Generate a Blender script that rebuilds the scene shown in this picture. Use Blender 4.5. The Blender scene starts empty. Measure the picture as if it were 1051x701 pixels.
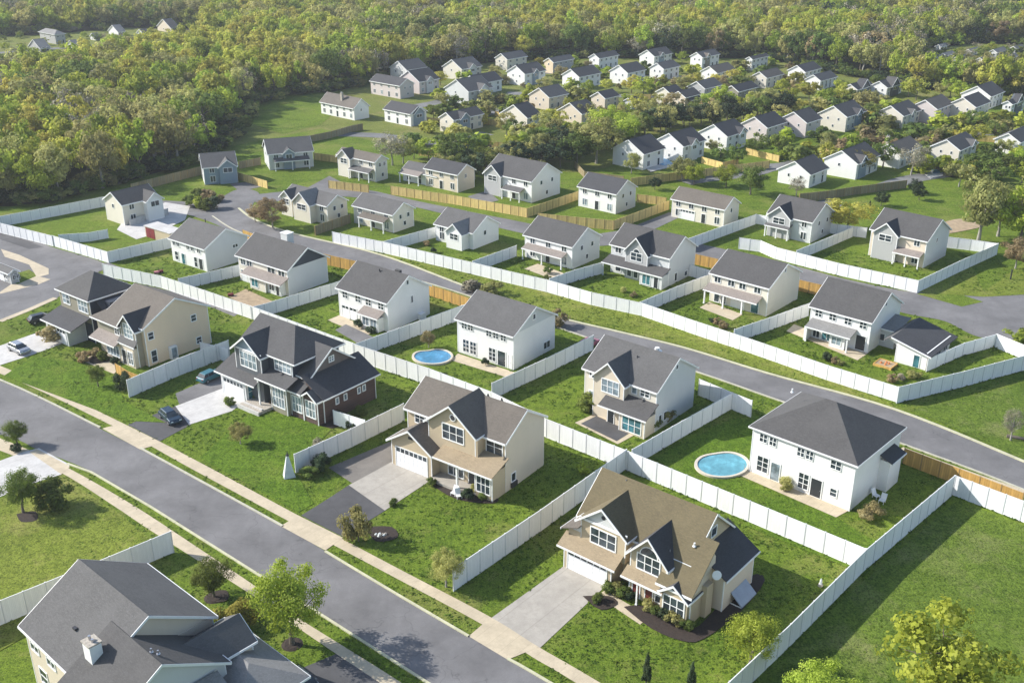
import bpy, bmesh, math, random
from mathutils import Vector, Matrix, noise
R=math.radians
S=bpy.context.scene
COL=S.collection
# ------------------------------------------------------------ camera model (metres; camera at the origin, 70 m up)
FPX=1074.;TH=R(23.6);CH=70.;CC,SS=math.cos(TH),math.sin(TH)
def G(u,v,z=0.):
    x=(u-525.5)/FPX;y=-(v-350.5)/FPX
    dx,dy,dz=x,CC+SS*y,-SS+CC*y
    t=(z-CH)/dz
    return (dx*t,dy*t)
def P(X,Y,Z):
    zz=Z-CH;d=Y*CC-zz*SS;y=Y*SS+zz*CC
    return (525.5+FPX*X/d,350.5-FPX*y/d)
def hgt(u,vb,vt):
    X,Y=G(u,vb);lo,hi=0,60
    for _ in range(40):
        m=(lo+hi)/2
        if P(X,Y,m)[1]>vt: lo=m
        else: hi=m
    return lo
# ------------------------------------------------------------ materials
MATS={}
class NT:
    def __init__(s,name):
        m=bpy.data.materials.new(name);m.use_nodes=True;s.m=m;s.t=m.node_tree;s.t.nodes.clear()
        s.out=s.n('ShaderNodeOutputMaterial');s.b=s.n('ShaderNodeBsdfPrincipled')
        s.l(s.b.outputs[0],s.out.inputs[0]);s.tc=s.n('ShaderNodeTexCoord')
    def n(s,t,**k):
        q=s.t.nodes.new(t)
        for a,b in k.items(): setattr(q,a,b)
        return q
    def l(s,a,b): s.t.links.new(a,b)
    def noise(s,scale,detail=4,rough=.55,vec=None,sc=None):
        q=s.n('ShaderNodeTexNoise');q.inputs['Scale'].default_value=scale;q.inputs['Detail'].default_value=detail;q.inputs['Roughness'].default_value=rough
        v=vec or s.tc.outputs['Object']
        if sc:
            mp=s.n('ShaderNodeMapping');mp.inputs['Scale'].default_value=sc;s.l(v,mp.inputs[0]);v=mp.outputs[0]
        s.l(v,q.inputs['Vector']);return q.outputs['Fac']
    def ramp(s,fac,pts):
        q=s.n('ShaderNodeValToRGB');e=q.color_ramp.elements
        while len(e)<len(pts): e.new(.5)
        for i,(p,c) in enumerate(pts):
            e[i].position=p;e[i].color=(*c,1) if len(c)==3 else c
        s.l(fac,q.inputs[0]);return q.outputs[0]
    def mix(s,fac,a,b,mode='MIX'):
        q=s.n('ShaderNodeMix',data_type='RGBA',blend_type=mode)
        for i,v in ((0,fac),(6,a),(7,b)):
            if hasattr(v,'default_value'): s.l(v,q.inputs[i])
            elif i==0: q.inputs[0].default_value=v
            else: q.inputs[i].default_value=(*v,1)
        return q.outputs[2]
    def math(s,op,a,b=0.):
        q=s.n('ShaderNodeMath',operation=op)
        for i,v in ((0,a),(1,b)):
            if hasattr(v,'default_value'): s.l(v,q.inputs[i])
            else: q.inputs[i].default_value=v
        return q.outputs[0]
    def bump(s,h,st=.3,d=.02):
        q=s.n('ShaderNodeBump');q.inputs['Strength'].default_value=st;q.inputs['Distance'].default_value=d
        s.l(h,q.inputs['Height']);s.l(q.outputs[0],s.b.inputs['Normal'])
    def col(s,c):
        if hasattr(c,'default_value'): s.l(c,s.b.inputs['Base Color'])
        else: s.b.inputs['Base Color'].default_value=(*c,1)
    def rough(s,r): s.b.inputs['Roughness'].default_value=r
def srgb(r,g,b): return tuple(((c/255+.055)/1.055)**2.4 if c>10 else c/255/12.92 for c in (r,g,b))
def mat_plain(name,c,rough=.6,var=.12,scale=1.5,metal=0.,dirt=None):
    k=NT(name);n=k.noise(scale,5,.6)
    a=tuple(x*(1-var) for x in c);b=tuple(min(1,x*(1+var)) for x in c)
    q=k.ramp(n,[(.3,a),(.7,b)])
    if dirt:
        n2=k.noise(.35,5,.65);q=k.mix(k.ramp(n2,[(.5,(0,0,0)),(.75,(.5,.5,.5))]),q,dirt)
    k.col(q);k.rough(rough);k.b.inputs['Metallic'].default_value=metal
    MATS[name]=k.m;return k.m
def mat_siding(name,c,lap=.2,var=.05):
    k=NT(name);sx=k.n('ShaderNodeSeparateXYZ');k.l(k.tc.outputs['Object'],sx.inputs[0])
    fr=k.math('FRACT',k.math('DIVIDE',sx.outputs[2],lap))
    n=k.noise(.6,4,.6,sc=(1,1,.5));n2=k.noise(7,3,.6,sc=(1,1,6))
    a=tuple(x*(1-var) for x in c);b=tuple(min(1,x*(1+var)) for x in c)
    q=k.mix(k.ramp(n2,[(.35,(0,0,0)),(.65,(1,1,1))]),k.ramp(n,[(.3,a),(.7,b)]),tuple(x*.95 for x in c))
    q=k.mix(k.ramp(fr,[(0,(.25,.25,.25)),(.12,(0,0,0))]),q,tuple(x*.72 for x in c))
    k.col(q);k.rough(.55);k.bump(fr,.5,.02);MATS[name]=k.m;return k.m
def mat_shingle(name,c,var=.22):
    k=NT(name)
    n=k.noise(9,3,.7);n2=k.noise(.25,5,.6);n3=k.noise(2.2,4,.7,sc=(1,1,5))
    a=tuple(x*(1-var) for x in c);b=tuple(x*(1+var) for x in c)
    q=k.ramp(n,[(.3,a),(.7,b)])
    q=k.mix(k.ramp(n3,[(.35,(0,0,0)),(.65,(.85,.85,.85))]),q,tuple(x*.68 for x in c));q=k.mix(k.ramp(k.noise(4.5,2,.6,sc=(1,1,8)),[(.5,(0,0,0)),(.7,(.6,.6,.6))]),q,tuple(x*1.4 for x in c));q=k.mix(k.ramp(k.noise(.9,5,.7,sc=(1.6,1.6,.3)),[(.52,(0,0,0)),(.68,(.5,.5,.5))]),q,tuple(x*.72 for x in c))
    q=k.mix(k.ramp(n2,[(.42,(0,0,0)),(.62,(.4,.4,.4))]),q,tuple(x*1.22 for x in c))
    k.col(q);k.rough(.9);k.bump(n3,.5,.03);MATS[name]=k.m;return k.m
def mat_leaf(name,c1,c2,c3,tr=.5):
    k=NT(name)
    oi=k.n('ShaderNodeObjectInfo');at=k.n('ShaderNodeAttribute',attribute_name='shade')
    q=k.ramp(at.outputs['Fac'],[(0,c1),(.55,c2),(1,c3)])
    hs=k.n('ShaderNodeHueSaturation');k.l(q,hs.inputs['Color'])
    mr=k.n('ShaderNodeMapRange');mr.inputs['To Min'].default_value=.488;mr.inputs['To Max'].default_value=.522;k.l(oi.outputs['Random'],mr.inputs[0]);k.l(mr.outputs[0],hs.inputs['Hue'])
    r2=k.math('FRACT',k.math('MULTIPLY',oi.outputs['Random'],7.31))
    m2=k.n('ShaderNodeMapRange');m2.inputs['To Min'].default_value=.72;m2.inputs['To Max'].default_value=1.28;k.l(r2,m2.inputs[0]);k.l(m2.outputs[0],hs.inputs['Value'])
    k.l(hs.outputs[0],k.b.inputs['Base Color']);k.rough(.75);k.b.inputs['Specular IOR Level'].default_value=.2
    t=k.n('ShaderNodeBsdfTranslucent');k.l(hs.outputs[0],t.inputs[0])
    mx=k.n('ShaderNodeMixShader');mx.inputs[0].default_value=tr;k.l(k.b.outputs[0],mx.inputs[1]);k.l(t.outputs[0],mx.inputs[2]);k.l(mx.outputs[0],k.out.inputs[0])
    MATS[name]=k.m;return k.m
def mat_grass(name,dark,mid,light,dry,wood=False):
    k=NT(name);w=k.tc.outputs['Object']
    big=k.noise(.028,4,.6);med=k.noise(.16,5,.65);sm=k.noise(.9,5,.7);fine=k.noise(5,4,.75)
    mow=k.noise(.5,3,.5,sc=(.15,1.6,1))
    q=k.ramp(med,[(.33,dark),(.52,mid),(.68,light)])
    q=k.mix(k.ramp(big,[(.4,(0,0,0)),(.62,(.7,.7,.7))]),q,light)
    q=k.mix(k.ramp(sm,[(.42,(0,0,0)),(.62,(.6,.6,.6))]),q,dark);q=k.mix(k.ramp(k.noise(2.2,4,.7,sc=(1,.35,1)),[(.45,(0,0,0)),(.65,(.45,.45,.45))]),q,tuple(x*1.25 for x in light))
    q=k.mix(k.ramp(mow,[(.4,(0,0,0)),(.6,(.32,.32,.32))]),q,light)
    p=k.noise(.075,5,.7);q=k.mix(k.ramp(p,[(.52,(0,0,0)),(.70,(.8,.8,.8))]),q,dry);p=k.noise(.33,6,.75);q=k.mix(k.ramp(p,[(.56,(0,0,0)),(.70,(.6,.6,.6))]),q,dry)
    q=k.mix(k.ramp(k.noise(1.7,3,.8),[(.30,(.75,.75,.75)),(.48,(0,0,0))]),q,tuple(x*.6 for x in dark));q=k.mix(k.ramp(k.noise(2.9,3,.8,sc=(1,.6,1)),[(.53,(0,0,0)),(.68,(.6,.6,.6))]),q,tuple(x*1.3 for x in light));q=k.mix(k.ramp(fine,[(.35,(.75,.75,.75)),(.5,(0,0,0))]),q,tuple(x*.42 for x in dark))
    q=k.mix(k.ramp(fine,[(.55,(0,0,0)),(.75,(.45,.45,.45))]),q,tuple(x*1.5 for x in light))
    k.col(q);k.rough(.95);k.b.inputs['Specular IOR Level'].default_value=.1;k.bump(fine,.9,.12)
    MATS[name]=k.m;return k.m
mat_grass('grass',(.042,.078,.009),(.100,.165,.017),(.175,.240,.028),(.26,.25,.075))
mat_grass('grass_yellow',(.065,.095,.012),(.138,.190,.024),(.225,.265,.042),(.33,.30,.10))
mat_grass('grass_field',(.038,.074,.009),(.088,.150,.018),(.155,.215,.032),(.26,.26,.10))
mat_grass('grass_lush',(.034,.074,.007),(.080,.150,.013),(.140,.220,.022),(.19,.23,.04))
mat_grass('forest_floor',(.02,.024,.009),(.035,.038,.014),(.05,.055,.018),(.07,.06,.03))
mat_grass('far_grass',(.09,.12,.024),(.15,.18,.036),(.21,.23,.055),(.28,.23,.10))
def mat_asphalt(name,c):
    k=NT(name);n=k.noise(.12,6,.7);n2=k.noise(12,3,.8);n3=k.noise(.5,5,.7,sc=(1,.25,1))
    a=tuple(x*.74 for x in c);b=tuple(x*1.28 for x in c)
    q=k.ramp(n,[(.35,a),(.65,b)]);q=k.mix(k.ramp(n2,[(.3,(.4,.4,.4)),(.6,(0,0,0))]),q,tuple(x*.6 for x in c))
    q=k.mix(k.ramp(n3,[(.5,(0,0,0)),(.7,(.35,.35,.35))]),q,tuple(x*.75 for x in c))
    vo=k.n('ShaderNodeTexVoronoi',feature='DISTANCE_TO_EDGE');vo.inputs['Scale'].default_value=.11
    dv=k.n('ShaderNodeVectorMath',operation='ADD');nn=k.n('ShaderNodeTexNoise');nn.inputs['Scale'].default_value=.5;k.l(k.tc.outputs['Object'],nn.inputs[0])
    ms=k.n('ShaderNodeVectorMath',operation='SCALE');ms.inputs['Scale'].default_value=3.;k.l(nn.outputs['Color'],ms.inputs[0]);k.l(k.tc.outputs['Object'],dv.inputs[0]);k.l(ms.outputs[0],dv.inputs[1]);k.l(dv.outputs[0],vo.inputs['Vector'])
    q=k.mix(k.ramp(vo.outputs['Distance'],[(0,(.45,.45,.45)),(.006,(0,0,0))]),q,tuple(x*.35 for x in c))
    k.col(q);k.rough(.92);k.bump(n2,.3,.02);MATS[name]=k.m
mat_asphalt('asphalt',(.168,.162,.160));mat_asphalt('asphalt_warm',(.20,.18,.155));mat_asphalt('asphalt_dark',(.085,.083,.085));mat_asphalt('asphalt_far',(.17,.17,.165))
def mat_conc(name,c,joint=1.6):
    k=NT(name);n=k.noise(.35,6,.7);n2=k.noise(9,3,.7)
    q=k.ramp(n,[(.3,tuple(x*.8 for x in c)),(.7,tuple(x*1.1 for x in c))]);q=k.mix(k.ramp(k.noise(.9,6,.75),[(.45,(0,0,0)),(.65,(.6,.6,.6))]),q,tuple(x*.72 for x in c));q=k.mix(k.ramp(n2,[(.3,(.25,.25,.25)),(.6,(0,0,0))]),q,tuple(x*.7 for x in c))
    mp=k.n('ShaderNodeMapping');mp.inputs['Rotation'].default_value=(0,0,R(40));k.l(k.tc.outputs['Object'],mp.inputs[0])
    sx=k.n('ShaderNodeSeparateXYZ');k.l(mp.outputs[0],sx.inputs[0])
    j=k.math('FRACT',k.math('DIVIDE',sx.outputs[0],joint));q=k.mix(k.ramp(j,[(0,(.5,.5,.5)),(.05,(0,0,0))]),q,tuple(x*.5 for x in c))
    k.col(q);k.rough(.85);MATS[name]=k.m
mat_conc('walk',(.56,.47,.33));mat_conc('concrete',(.42,.385,.33),3.2);mat_conc('concrete_light',(.58,.56,.53),3.2);mat_conc('kerb',(.56,.54,.36),3)
mat_plain('kerb_plain',(.46,.44,.34),.85,.15,1.2)
def mat_fence(name,c,groove,w=.15,var=.08,scale=1.5):
    k=NT(name);sx=k.n('ShaderNodeSeparateXYZ');k.l(k.tc.outputs['Object'],sx.inputs[0])
    fr=k.math('FRACT',k.math('DIVIDE',sx.outputs[0],w));n=k.noise(scale,5,.6,sc=(3,1,.5))
    q=k.ramp(n,[(.3,tuple(x*(1-var) for x in c)),(.7,tuple(min(1,x*(1+var)) for x in c))])
    q=k.mix(k.ramp(fr,[(0,(1,1,1)),(.1,(0,0,0))]),q,groove)
    fl=k.math('FLOOR',k.math('DIVIDE',sx.outputs[0],w));wn=k.n('ShaderNodeTexWhiteNoise',noise_dimensions='1D');k.l(fl,wn.inputs['W'])
    q=k.mix(k.math('MULTIPLY',wn.outputs['Value'],var*2.2),q,groove)
    oi=k.n('ShaderNodeObjectInfo');hs=k.n('ShaderNodeHueSaturation');mr=k.n('ShaderNodeMapRange');mr.inputs['To Min'].default_value=1-var*.9;mr.inputs['To Max'].default_value=1+var*.6;k.l(oi.outputs['Random'],mr.inputs[0]);k.l(mr.outputs[0],hs.inputs['Value']);k.l(q,hs.inputs['Color']);q=hs.outputs[0]
    k.col(q);k.rough(.6);MATS[name]=k.m
mat_fence('vinyl',(.86,.86,.85),(.58,.58,.58),.16,.05);mat_fence('cedar',(.74,.56,.21),(.26,.17,.06),.15,.16);mat_fence('old_wood',(.34,.28,.16),(.14,.1,.06),.15,.2);mat_fence('orange_wood',(.60,.36,.10),(.22,.12,.03),.3,.15)
mat_plain('vinyl_post',(.62,.63,.64),.5,.05);mat_plain('wood_post',(.33,.22,.09),.8,.2)  # vinyl posts: shade on the white posts is put into a darker grey
mat_plain('trim',(.80,.80,.78),.5,.04);mat_plain('trim_tan',(.62,.54,.42),.6,.06);mat_plain('garage',(.78,.78,.78),.45,.03)
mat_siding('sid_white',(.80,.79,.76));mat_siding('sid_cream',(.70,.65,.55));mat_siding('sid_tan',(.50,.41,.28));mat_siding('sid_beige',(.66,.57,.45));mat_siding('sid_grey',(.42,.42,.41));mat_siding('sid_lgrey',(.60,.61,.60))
mat_siding('sid_navy',(.035,.045,.065));mat_siding('sid_blue',(.24,.31,.37));mat_siding('sid_dkgrey',(.10,.11,.12));mat_siding('sid_olive',(.27,.25,.19));mat_siding('sid_yel',(.76,.61,.43));mat_siding('sid_pink',(.62,.55,.52))
def mat_brick():
    k=NT('brick');b=k.n('ShaderNodeTexBrick');mp=k.n('ShaderNodeMapping');mp.inputs['Rotation'].default_value=(R(90),0,R(90));k.l(k.tc.outputs['Object'],mp.inputs[0]);k.l(mp.outputs[0],b.inputs['Vector'])
    b.inputs['Color1'].default_value=(.075,.045,.036,1);b.inputs['Color2'].default_value=(.11,.062,.048,1);b.inputs['Mortar'].default_value=(.14,.12,.11,1);b.inputs['Scale'].default_value=3.;b.inputs['Mortar Size'].default_value=.015
    n=k.noise(.8,4,.6);k.col(k.mix(k.ramp(n,[(.4,(0,0,0)),(.7,(.5,.5,.5))]),b.outputs[0],(.09,.055,.045)));k.rough(.85);MATS['brick']=k.m
mat_brick()
mat_plain('stone',(.40,.36,.30),.85,.3,4);mat_plain('mulch',(.035,.024,.018),.95,.4,5);mat_plain('dirt',(.36,.27,.17),.95,.25,1)
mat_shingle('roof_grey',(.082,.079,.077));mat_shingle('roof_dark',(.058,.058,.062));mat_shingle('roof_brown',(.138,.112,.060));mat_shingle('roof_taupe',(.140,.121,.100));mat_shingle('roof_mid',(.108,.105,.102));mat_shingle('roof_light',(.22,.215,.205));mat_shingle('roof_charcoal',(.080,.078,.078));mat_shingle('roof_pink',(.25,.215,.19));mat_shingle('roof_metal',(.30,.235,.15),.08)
def mat_glass(name,c,r=.07):
    k=NT(name);n=k.noise(.7,3,.6);k.col(k.ramp(n,[(.35,tuple(x*.5 for x in c)),(.65,tuple(x*1.6 for x in c))]));k.rough(r);k.b.inputs['Specular IOR Level'].default_value=.7;MATS[name]=k.m
mat_glass('glass',(.035,.048,.058));mat_glass('glass_pale',(.20,.25,.28),.1);mat_glass('glass_teal',(.05,.16,.19))
def mat_water(name,c):
    k=NT(name);n=k.noise(1.1,5,.7);n2=k.noise(.35,3,.5);k.col(k.mix(k.ramp(n2,[(.4,(0,0,0)),(.6,(.6,.6,.6))]),k.ramp(n,[(.35,tuple(x*.7 for x in c)),(.7,tuple(x*1.25 for x in c))]),tuple(x*.6 for x in c)));k.rough(.06);k.bump(n,.15,.05);MATS[name]=k.m
mat_water('pool_water',(.15,.40,.48));mat_water('pool_blue',(.10,.31,.50))
mat_plain('pool_rim',(.58,.52,.42),.8,.12,3);mat_plain('bark',(.15,.125,.10),.95,.3,3);mat_plain('bark_pale',(.30,.28,.24),.95,.25,3)
mat_plain('car_blue',(.035,.06,.09),.25,.03,metal=.3);mat_plain('car_silver',(.42,.43,.45),.25,.03,metal=.6);mat_plain('car_pink',(.36,.10,.16),.3,.05);mat_plain('car_black',(.02,.02,.024),.25,.03);mat_plain('car_teal',(.05,.16,.20),.3,.03)
mat_plain('rubber',(.02,.02,.02),.9,.1);mat_plain('metal',(.5,.5,.52),.35,.05,metal=.8);mat_plain('metal_dark',(.05,.05,.055),.5,.05,metal=.3)
mat_plain('red_paint',(.20,.02,.025),.5,.1);mat_plain('teal_paint',(.05,.30,.36),.5,.1);mat_plain('green_paint',(.03,.30,.14),.5,.1);mat_plain('orange_paint',(.5,.16,.04),.6,.2);mat_plain('blue_tarp',(.06,.28,.50),.5,.15);mat_plain('pink_cloth',(.6,.22,.25),.8,.2);mat_plain('canvas',(.62,.66,.66),.8,.08)
mat_plain('door_red',(.14,.035,.03),.4,.1);mat_plain('door_dark',(.03,.035,.04),.4,.1);mat_plain('solar',(.30,.34,.40),.25,.1,1)
def mat_lightcol(): pass
mat_leaf('leaf_spring',(.22,.265,.028),(.39,.44,.055),(.53,.56,.11))
mat_leaf('leaf_yellow',(.34,.31,.045),(.48,.45,.085),(.58,.55,.15))
mat_leaf('leaf_green',(.09,.13,.026),(.175,.225,.048),(.27,.32,.075))
mat_leaf('leaf_olive',(.24,.23,.072),(.39,.37,.13),(.52,.49,.19))
mat_leaf('leaf_bare',(.20,.175,.12),(.32,.28,.20),(.42,.38,.28),.2)
mat_leaf('leaf_rust',(.25,.18,.08),(.37,.29,.15),(.47,.39,.22))
mat_leaf('leaf_tuft',(.055,.100,.012),(.12,.19,.020),(.21,.265,.036),.3)
mat_leaf('leaf_dark',(.020,.034,.014),(.042,.066,.026),(.075,.10,.042),.15)
# ------------------------------------------------------------ object helpers
def link(name,data,parent=None,loc=None,rz=0.):
    o=bpy.data.objects.new(name,data);COL.objects.link(o)
    if parent: o.parent=parent
    if loc: o.location=loc
    if rz: o.rotation_euler=(0,0,rz)
    return o
def tag(o,label,cat,group=None,kind=None):
    o['label']=label
    if cat: o['category']=cat
    if group: o['group']=group
    if kind: o['kind']=kind
    return o
def empty(name,loc,rz,label,cat,group=None):
    o=link(name,None,None,loc,rz);o.empty_display_size=.5
    return tag(o,label,cat,group)
class MB:
    def __init__(s): s.v=[];s.f=[];s.mi=[];s.m=[]
    def mid(s,m):
        if m not in s.m: s.m.append(m)
        return s.m.index(m)
    def add(s,vs,fs,m):
        b=len(s.v);s.v+=[tuple(p) for p in vs];i=s.mid(m)
        for q in fs: s.f.append([b+k for k in q]);s.mi.append(i)
    def box(s,x0,x1,y0,y1,z0,z1,m):
        s.add([(x0,y0,z0),(x1,y0,z0),(x1,y1,z0),(x0,y1,z0),(x0,y0,z1),(x1,y0,z1),(x1,y1,z1),(x0,y1,z1)],[(3,2,1,0),(4,5,6,7),(0,1,5,4),(1,2,6,5),(2,3,7,6),(3,0,4,7)],m)
    def ext(s,poly,a,b,m,axis='x'):
        """extrude a 2D polygon (c,z) along axis from a to b; c is the other horizontal axis"""
        n=len(poly)
        f=(lambda t,c,z:(t,c,z)) if axis=='x' else (lambda t,c,z:(c,t,z))
        vs=[f(a,c,z) for c,z in poly]+[f(b,c,z) for c,z in poly]
        s.add(vs,[tuple(range(n))[::-1],tuple(range(n,2*n))]+[(i,(i+1)%n,n+(i+1)%n,n+i) for i in range(n)],m)
    def prism(s,pts,z0,z1,m):
        n=len(pts);s.add([(x,y,z0) for x,y in pts]+[(x,y,z1) for x,y in pts],[tuple(range(n))[::-1],tuple(range(n,2*n))]+[(i,(i+1)%n,n+(i+1)%n,n+i) for i in range(n)],m)
    def cyl(s,p,q,r0,r1,m,n=10,cap=True):
        p=Vector(p);q=Vector(q);d=(q-p).normalized();u=d.orthogonal().normalized();w=d.cross(u)
        vs=[p+(u*math.cos(2*math.pi*i/n)+w*math.sin(2*math.pi*i/n))*r0 for i in range(n)]+[q+(u*math.cos(2*math.pi*i/n)+w*math.sin(2*math.pi*i/n))*r1 for i in range(n)]
        fs=[(i,(i+1)%n,n+(i+1)%n,n+i) for i in range(n)]
        if cap: fs+=[tuple(range(n))[::-1],tuple(range(n,2*n))]
        s.add(vs,fs,m)
    def build(s,name,parent=None,loc=None,rz=0.,smooth=False):
        if not s.f: return None
        me=bpy.data.meshes.new(name);me.from_pydata(s.v,[],s.f)
        for m in s.m: me.materials.append(MATS[m])
        me.polygons.foreach_set('material_index',s.mi)
        bm=bmesh.new();bm.from_mesh(me);bmesh.ops.recalc_face_normals(bm,faces=bm.faces);bm.to_mesh(me);bm.free()
        if smooth: me.polygons.foreach_set('use_smooth',[True]*len(me.polygons))
        me.update();return link(name,me,parent,loc,rz)
NZ=[0];PAVED=[]
def sheet(name,pts,z,m,px=True,label=None):
    NZ[0]+=1;z+=NZ[0]*.0004
    P_=[G(*p) for p in pts] if px else pts
    if 'grass' not in m and m!='forest_floor': PAVED.append(P_)
    mb=MB();mb.add([(x,y,z) for x,y in P_],[tuple(range(len(P_)))],m)
    o=mb.build(name);o['kind']='structure'
    if o.data.polygons[0].normal.z<0: o.data.flip_normals()
    if label: o['label']=label
    return o
def strip(name,line,w,z0,z1,m,px=True):
    """a kerb or path of width w along a polyline"""
    NZ[0]+=1;z1+=NZ[0]*.0004
    L=[Vector(G(*p)) if px else Vector(p) for p in line];lf=[];rt=[]
    for i,p in enumerate(L):
        a=L[max(i-1,0)];b=L[min(i+1,len(L)-1)];d=(b-a).normalized();n=Vector((-d.y,d.x))*w/2
        lf.append(p+n);rt.append(p-n)
    mb=MB()
    for i in range(len(L)-1):
        q=[rt[i],rt[i+1],lf[i+1],lf[i]];PAVED.append([(p.x,p.y) for p in q])
        mb.add([(p.x,p.y,z1) for p in q],[(0,1,2,3)],m)
        if z1-z0>.02:
            mb.add([(p.x,p.y,z0) for p in (rt[i],rt[i+1])]+[(p.x,p.y,z1) for p in (rt[i+1],rt[i])],[(0,1,2,3)],m)
            mb.add([(p.x,p.y,z0) for p in (lf[i],lf[i+1])]+[(p.x,p.y,z1) for p in (lf[i+1],lf[i])],[(0,1,2,3)],m)
    o=mb.build(name);o['kind']='structure'
    return o
def smoothline(pts,n=6):
    out=[]
    for i in range(len(pts)-1):
        p0=pts[max(i-1,0)];p1=pts[i];p2=pts[i+1];p3=pts[min(i+2,len(pts)-1)]
        for k in range(n):
            t=k/n;out.append(tuple(.5*((2*p1[j])+(-p0[j]+p2[j])*t+(2*p0[j]-5*p1[j]+4*p2[j]-p3[j])*t*t+(-p0[j]+3*p1[j]-3*p2[j]+p3[j])*t**3) for j in (0,1)))
    out.append(pts[-1]);return out
# ------------------------------------------------------------ houses
class House:
    def __init__(s,F,head,label,name='house',group=None,cat='house',wall='sid_white',roof='roof_grey',trim='trim',world=None):
        s.o=world or G(*F);s.h=R(head);s.root=empty(name,(s.o[0],s.o[1],0),s.h,label,cat,group)
        s.W={};s.Rf={};s.T=MB();s.wm=wall;s.rm=roof;s.tm=trim;s.gwm=wall
    def wmb(s,m=None): return s.W.setdefault(m or s.wm,MB())
    def rmb(s,m=None): return s.Rf.setdefault(m or s.rm,MB())
    def corners(s,x0,x1,y0,y1,z0,z1,sides=((0,0),(1,0),(1,1))):
        for a,b in sides:
            x=x1 if a else x0;y=y1 if b else y0
            s.T.box(x-.09 if a else x-.025,x+.025 if a else x+.09,y-.09 if b else y-.025,y+.025 if b else y+.09,z0,z1-.02,s.tm)
    def mass(s,x0,x1,y0,y1,ze,axis=None,p=.6,wall=None,z0=0.,gablewall=None,cor=True):
        """walls; with axis='x' or 'y' the gable triangles at the two ends of that axis"""
        mb=s.wmb(wall);mb.box(x0,x1,y0,y1,z0,ze,wall or s.wm)
        if axis:
            g=s.wmb(gablewall or wall);gm=gablewall or wall or s.wm
            if axis=='x': h=(y1-y0)/2*p;g.ext([(y0,ze),(y1,ze),((y0+y1)/2,ze+h)],x0+.003,x1-.003 if not gablewall else x1+.01,gm,'x')
            else: h=(x1-x0)/2*p;g.ext([(x0,ze),(x1,ze),((x0+x1)/2,ze+h)],y0+.003 if not gablewall else y0-.01,y1-.003,gm,'y')
        if cor: s.corners(x0,x1,y0,y1,z0,ze)
    def gable(s,x0,x1,y0,y1,ze,axis='x',p=.6,ov=.4,rk=.3,m=None,t=.14,ends=(1,1),low=(0,0),gw=None):
        """pitched roof over a rectangle; low = extra run beyond either eave (catslide)"""
        if axis=='x': a,b,c0,c1=x0,x1,y0,y1
        else: a,b,c0,c1=y0,y1,x0,x1
        cm=(c0+c1)/2;zr=ze+(c1-c0)/2*p
        e0=c0-ov-low[0];e1=c1+ov+low[1];z0=zr-(cm-e0)*p;z1=zr-(e1-cm)*p
        a-=rk*ends[0];b+=rk*ends[1]
        up=t
        s.rmb(m).ext([(e0,z0),(cm,zr),(e1,z1),(e1,z1+up),(cm,zr+up),(e0,z0+up)],a,b,m or s.rm,axis)
        for (q,on,sg) in ((a,ends[0],-1),(b,ends[1],1)):
            if not on: continue
            q0,q1=(q-.07,q-.002) if sg<0 else (q+.002,q+.07)
            s.T.ext([(e0,z0-.16),(cm,zr-.16),(e1,z1-.16),(e1,z1+up-.02),(cm,zr+up-.02),(e0,z0+up-.02)],q0,q1,s.tm,axis)
        # eave boards (fascia and gutter)
        for e,z,sg in ((e0,z0,-1),(e1,z1,1)):
            q0,q1=(e-.10,e-.002) if sg<0 else (e+.002,e+.10)
            s.T.ext([(q0,z-.12),(q1,z-.12),(q1,z+up-.03),(q0,z+up-.03)],a,b,s.tm,axis)
        # gable end walls
        if gw is not False:
            gm=gw or s.gwm;s.wmb(gm).ext([(c0+.02,ze),(c1-.02,ze),(cm,zr-.02*p-.005)],a+rk*ends[0]+.012,b-rk*ends[1]-.012,gm,axis)
        # ridge cap
        s.rmb(m).ext([(cm-.18,zr+up-.18*p+.015),(cm,zr+up+.03),(cm+.18,zr+up-.18*p+.015)],a+.01,b-.01,m or s.rm,axis)
        return zr
    def hip(s,x0,x1,y0,y1,ze,p=.5,ov=.4,m=None,t=.14,ends=(1,1)):
        X0,X1,Y0,Y1=x0-ov,x1+ov,y0-ov,y1+ov;h=(Y1-Y0)/2;zr=ze+h*p;ym=(Y0+Y1)/2
        r0=X0+(h if ends[0] else 0);r1=X1-(h if ends[1] else 0)
        if r0>r1: r0=r1=(r0+r1)/2
        vs=[(X0,Y0,ze),(X1,Y0,ze),(X1,Y1,ze),(X0,Y1,ze),(X0,Y0,ze+t),(X1,Y0,ze+t),(X1,Y1,ze+t),(X0,Y1,ze+t),(r0,ym,zr+t),(r1,ym,zr+t)]
        s.rmb(m).add(vs,[(3,2,1,0),(0,1,5,4),(1,2,6,5),(2,3,7,6),(3,0,4,7),(4,5,9,8),(6,7,8,9),(5,6,9),(7,4,8)],m or s.rm)
        for q in ((X0-.08,X1+.08,Y0-.08,Y0-.002),(X0-.08,X1+.08,Y1+.002,Y1+.08),(X0-.08,X0-.002,Y0-.002,Y1+.002),(X1+.002,X1+.08,Y0-.002,Y1+.002)): s.T.box(*q,ze-.1,ze+t-.03,s.tm)
        return zr
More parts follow.
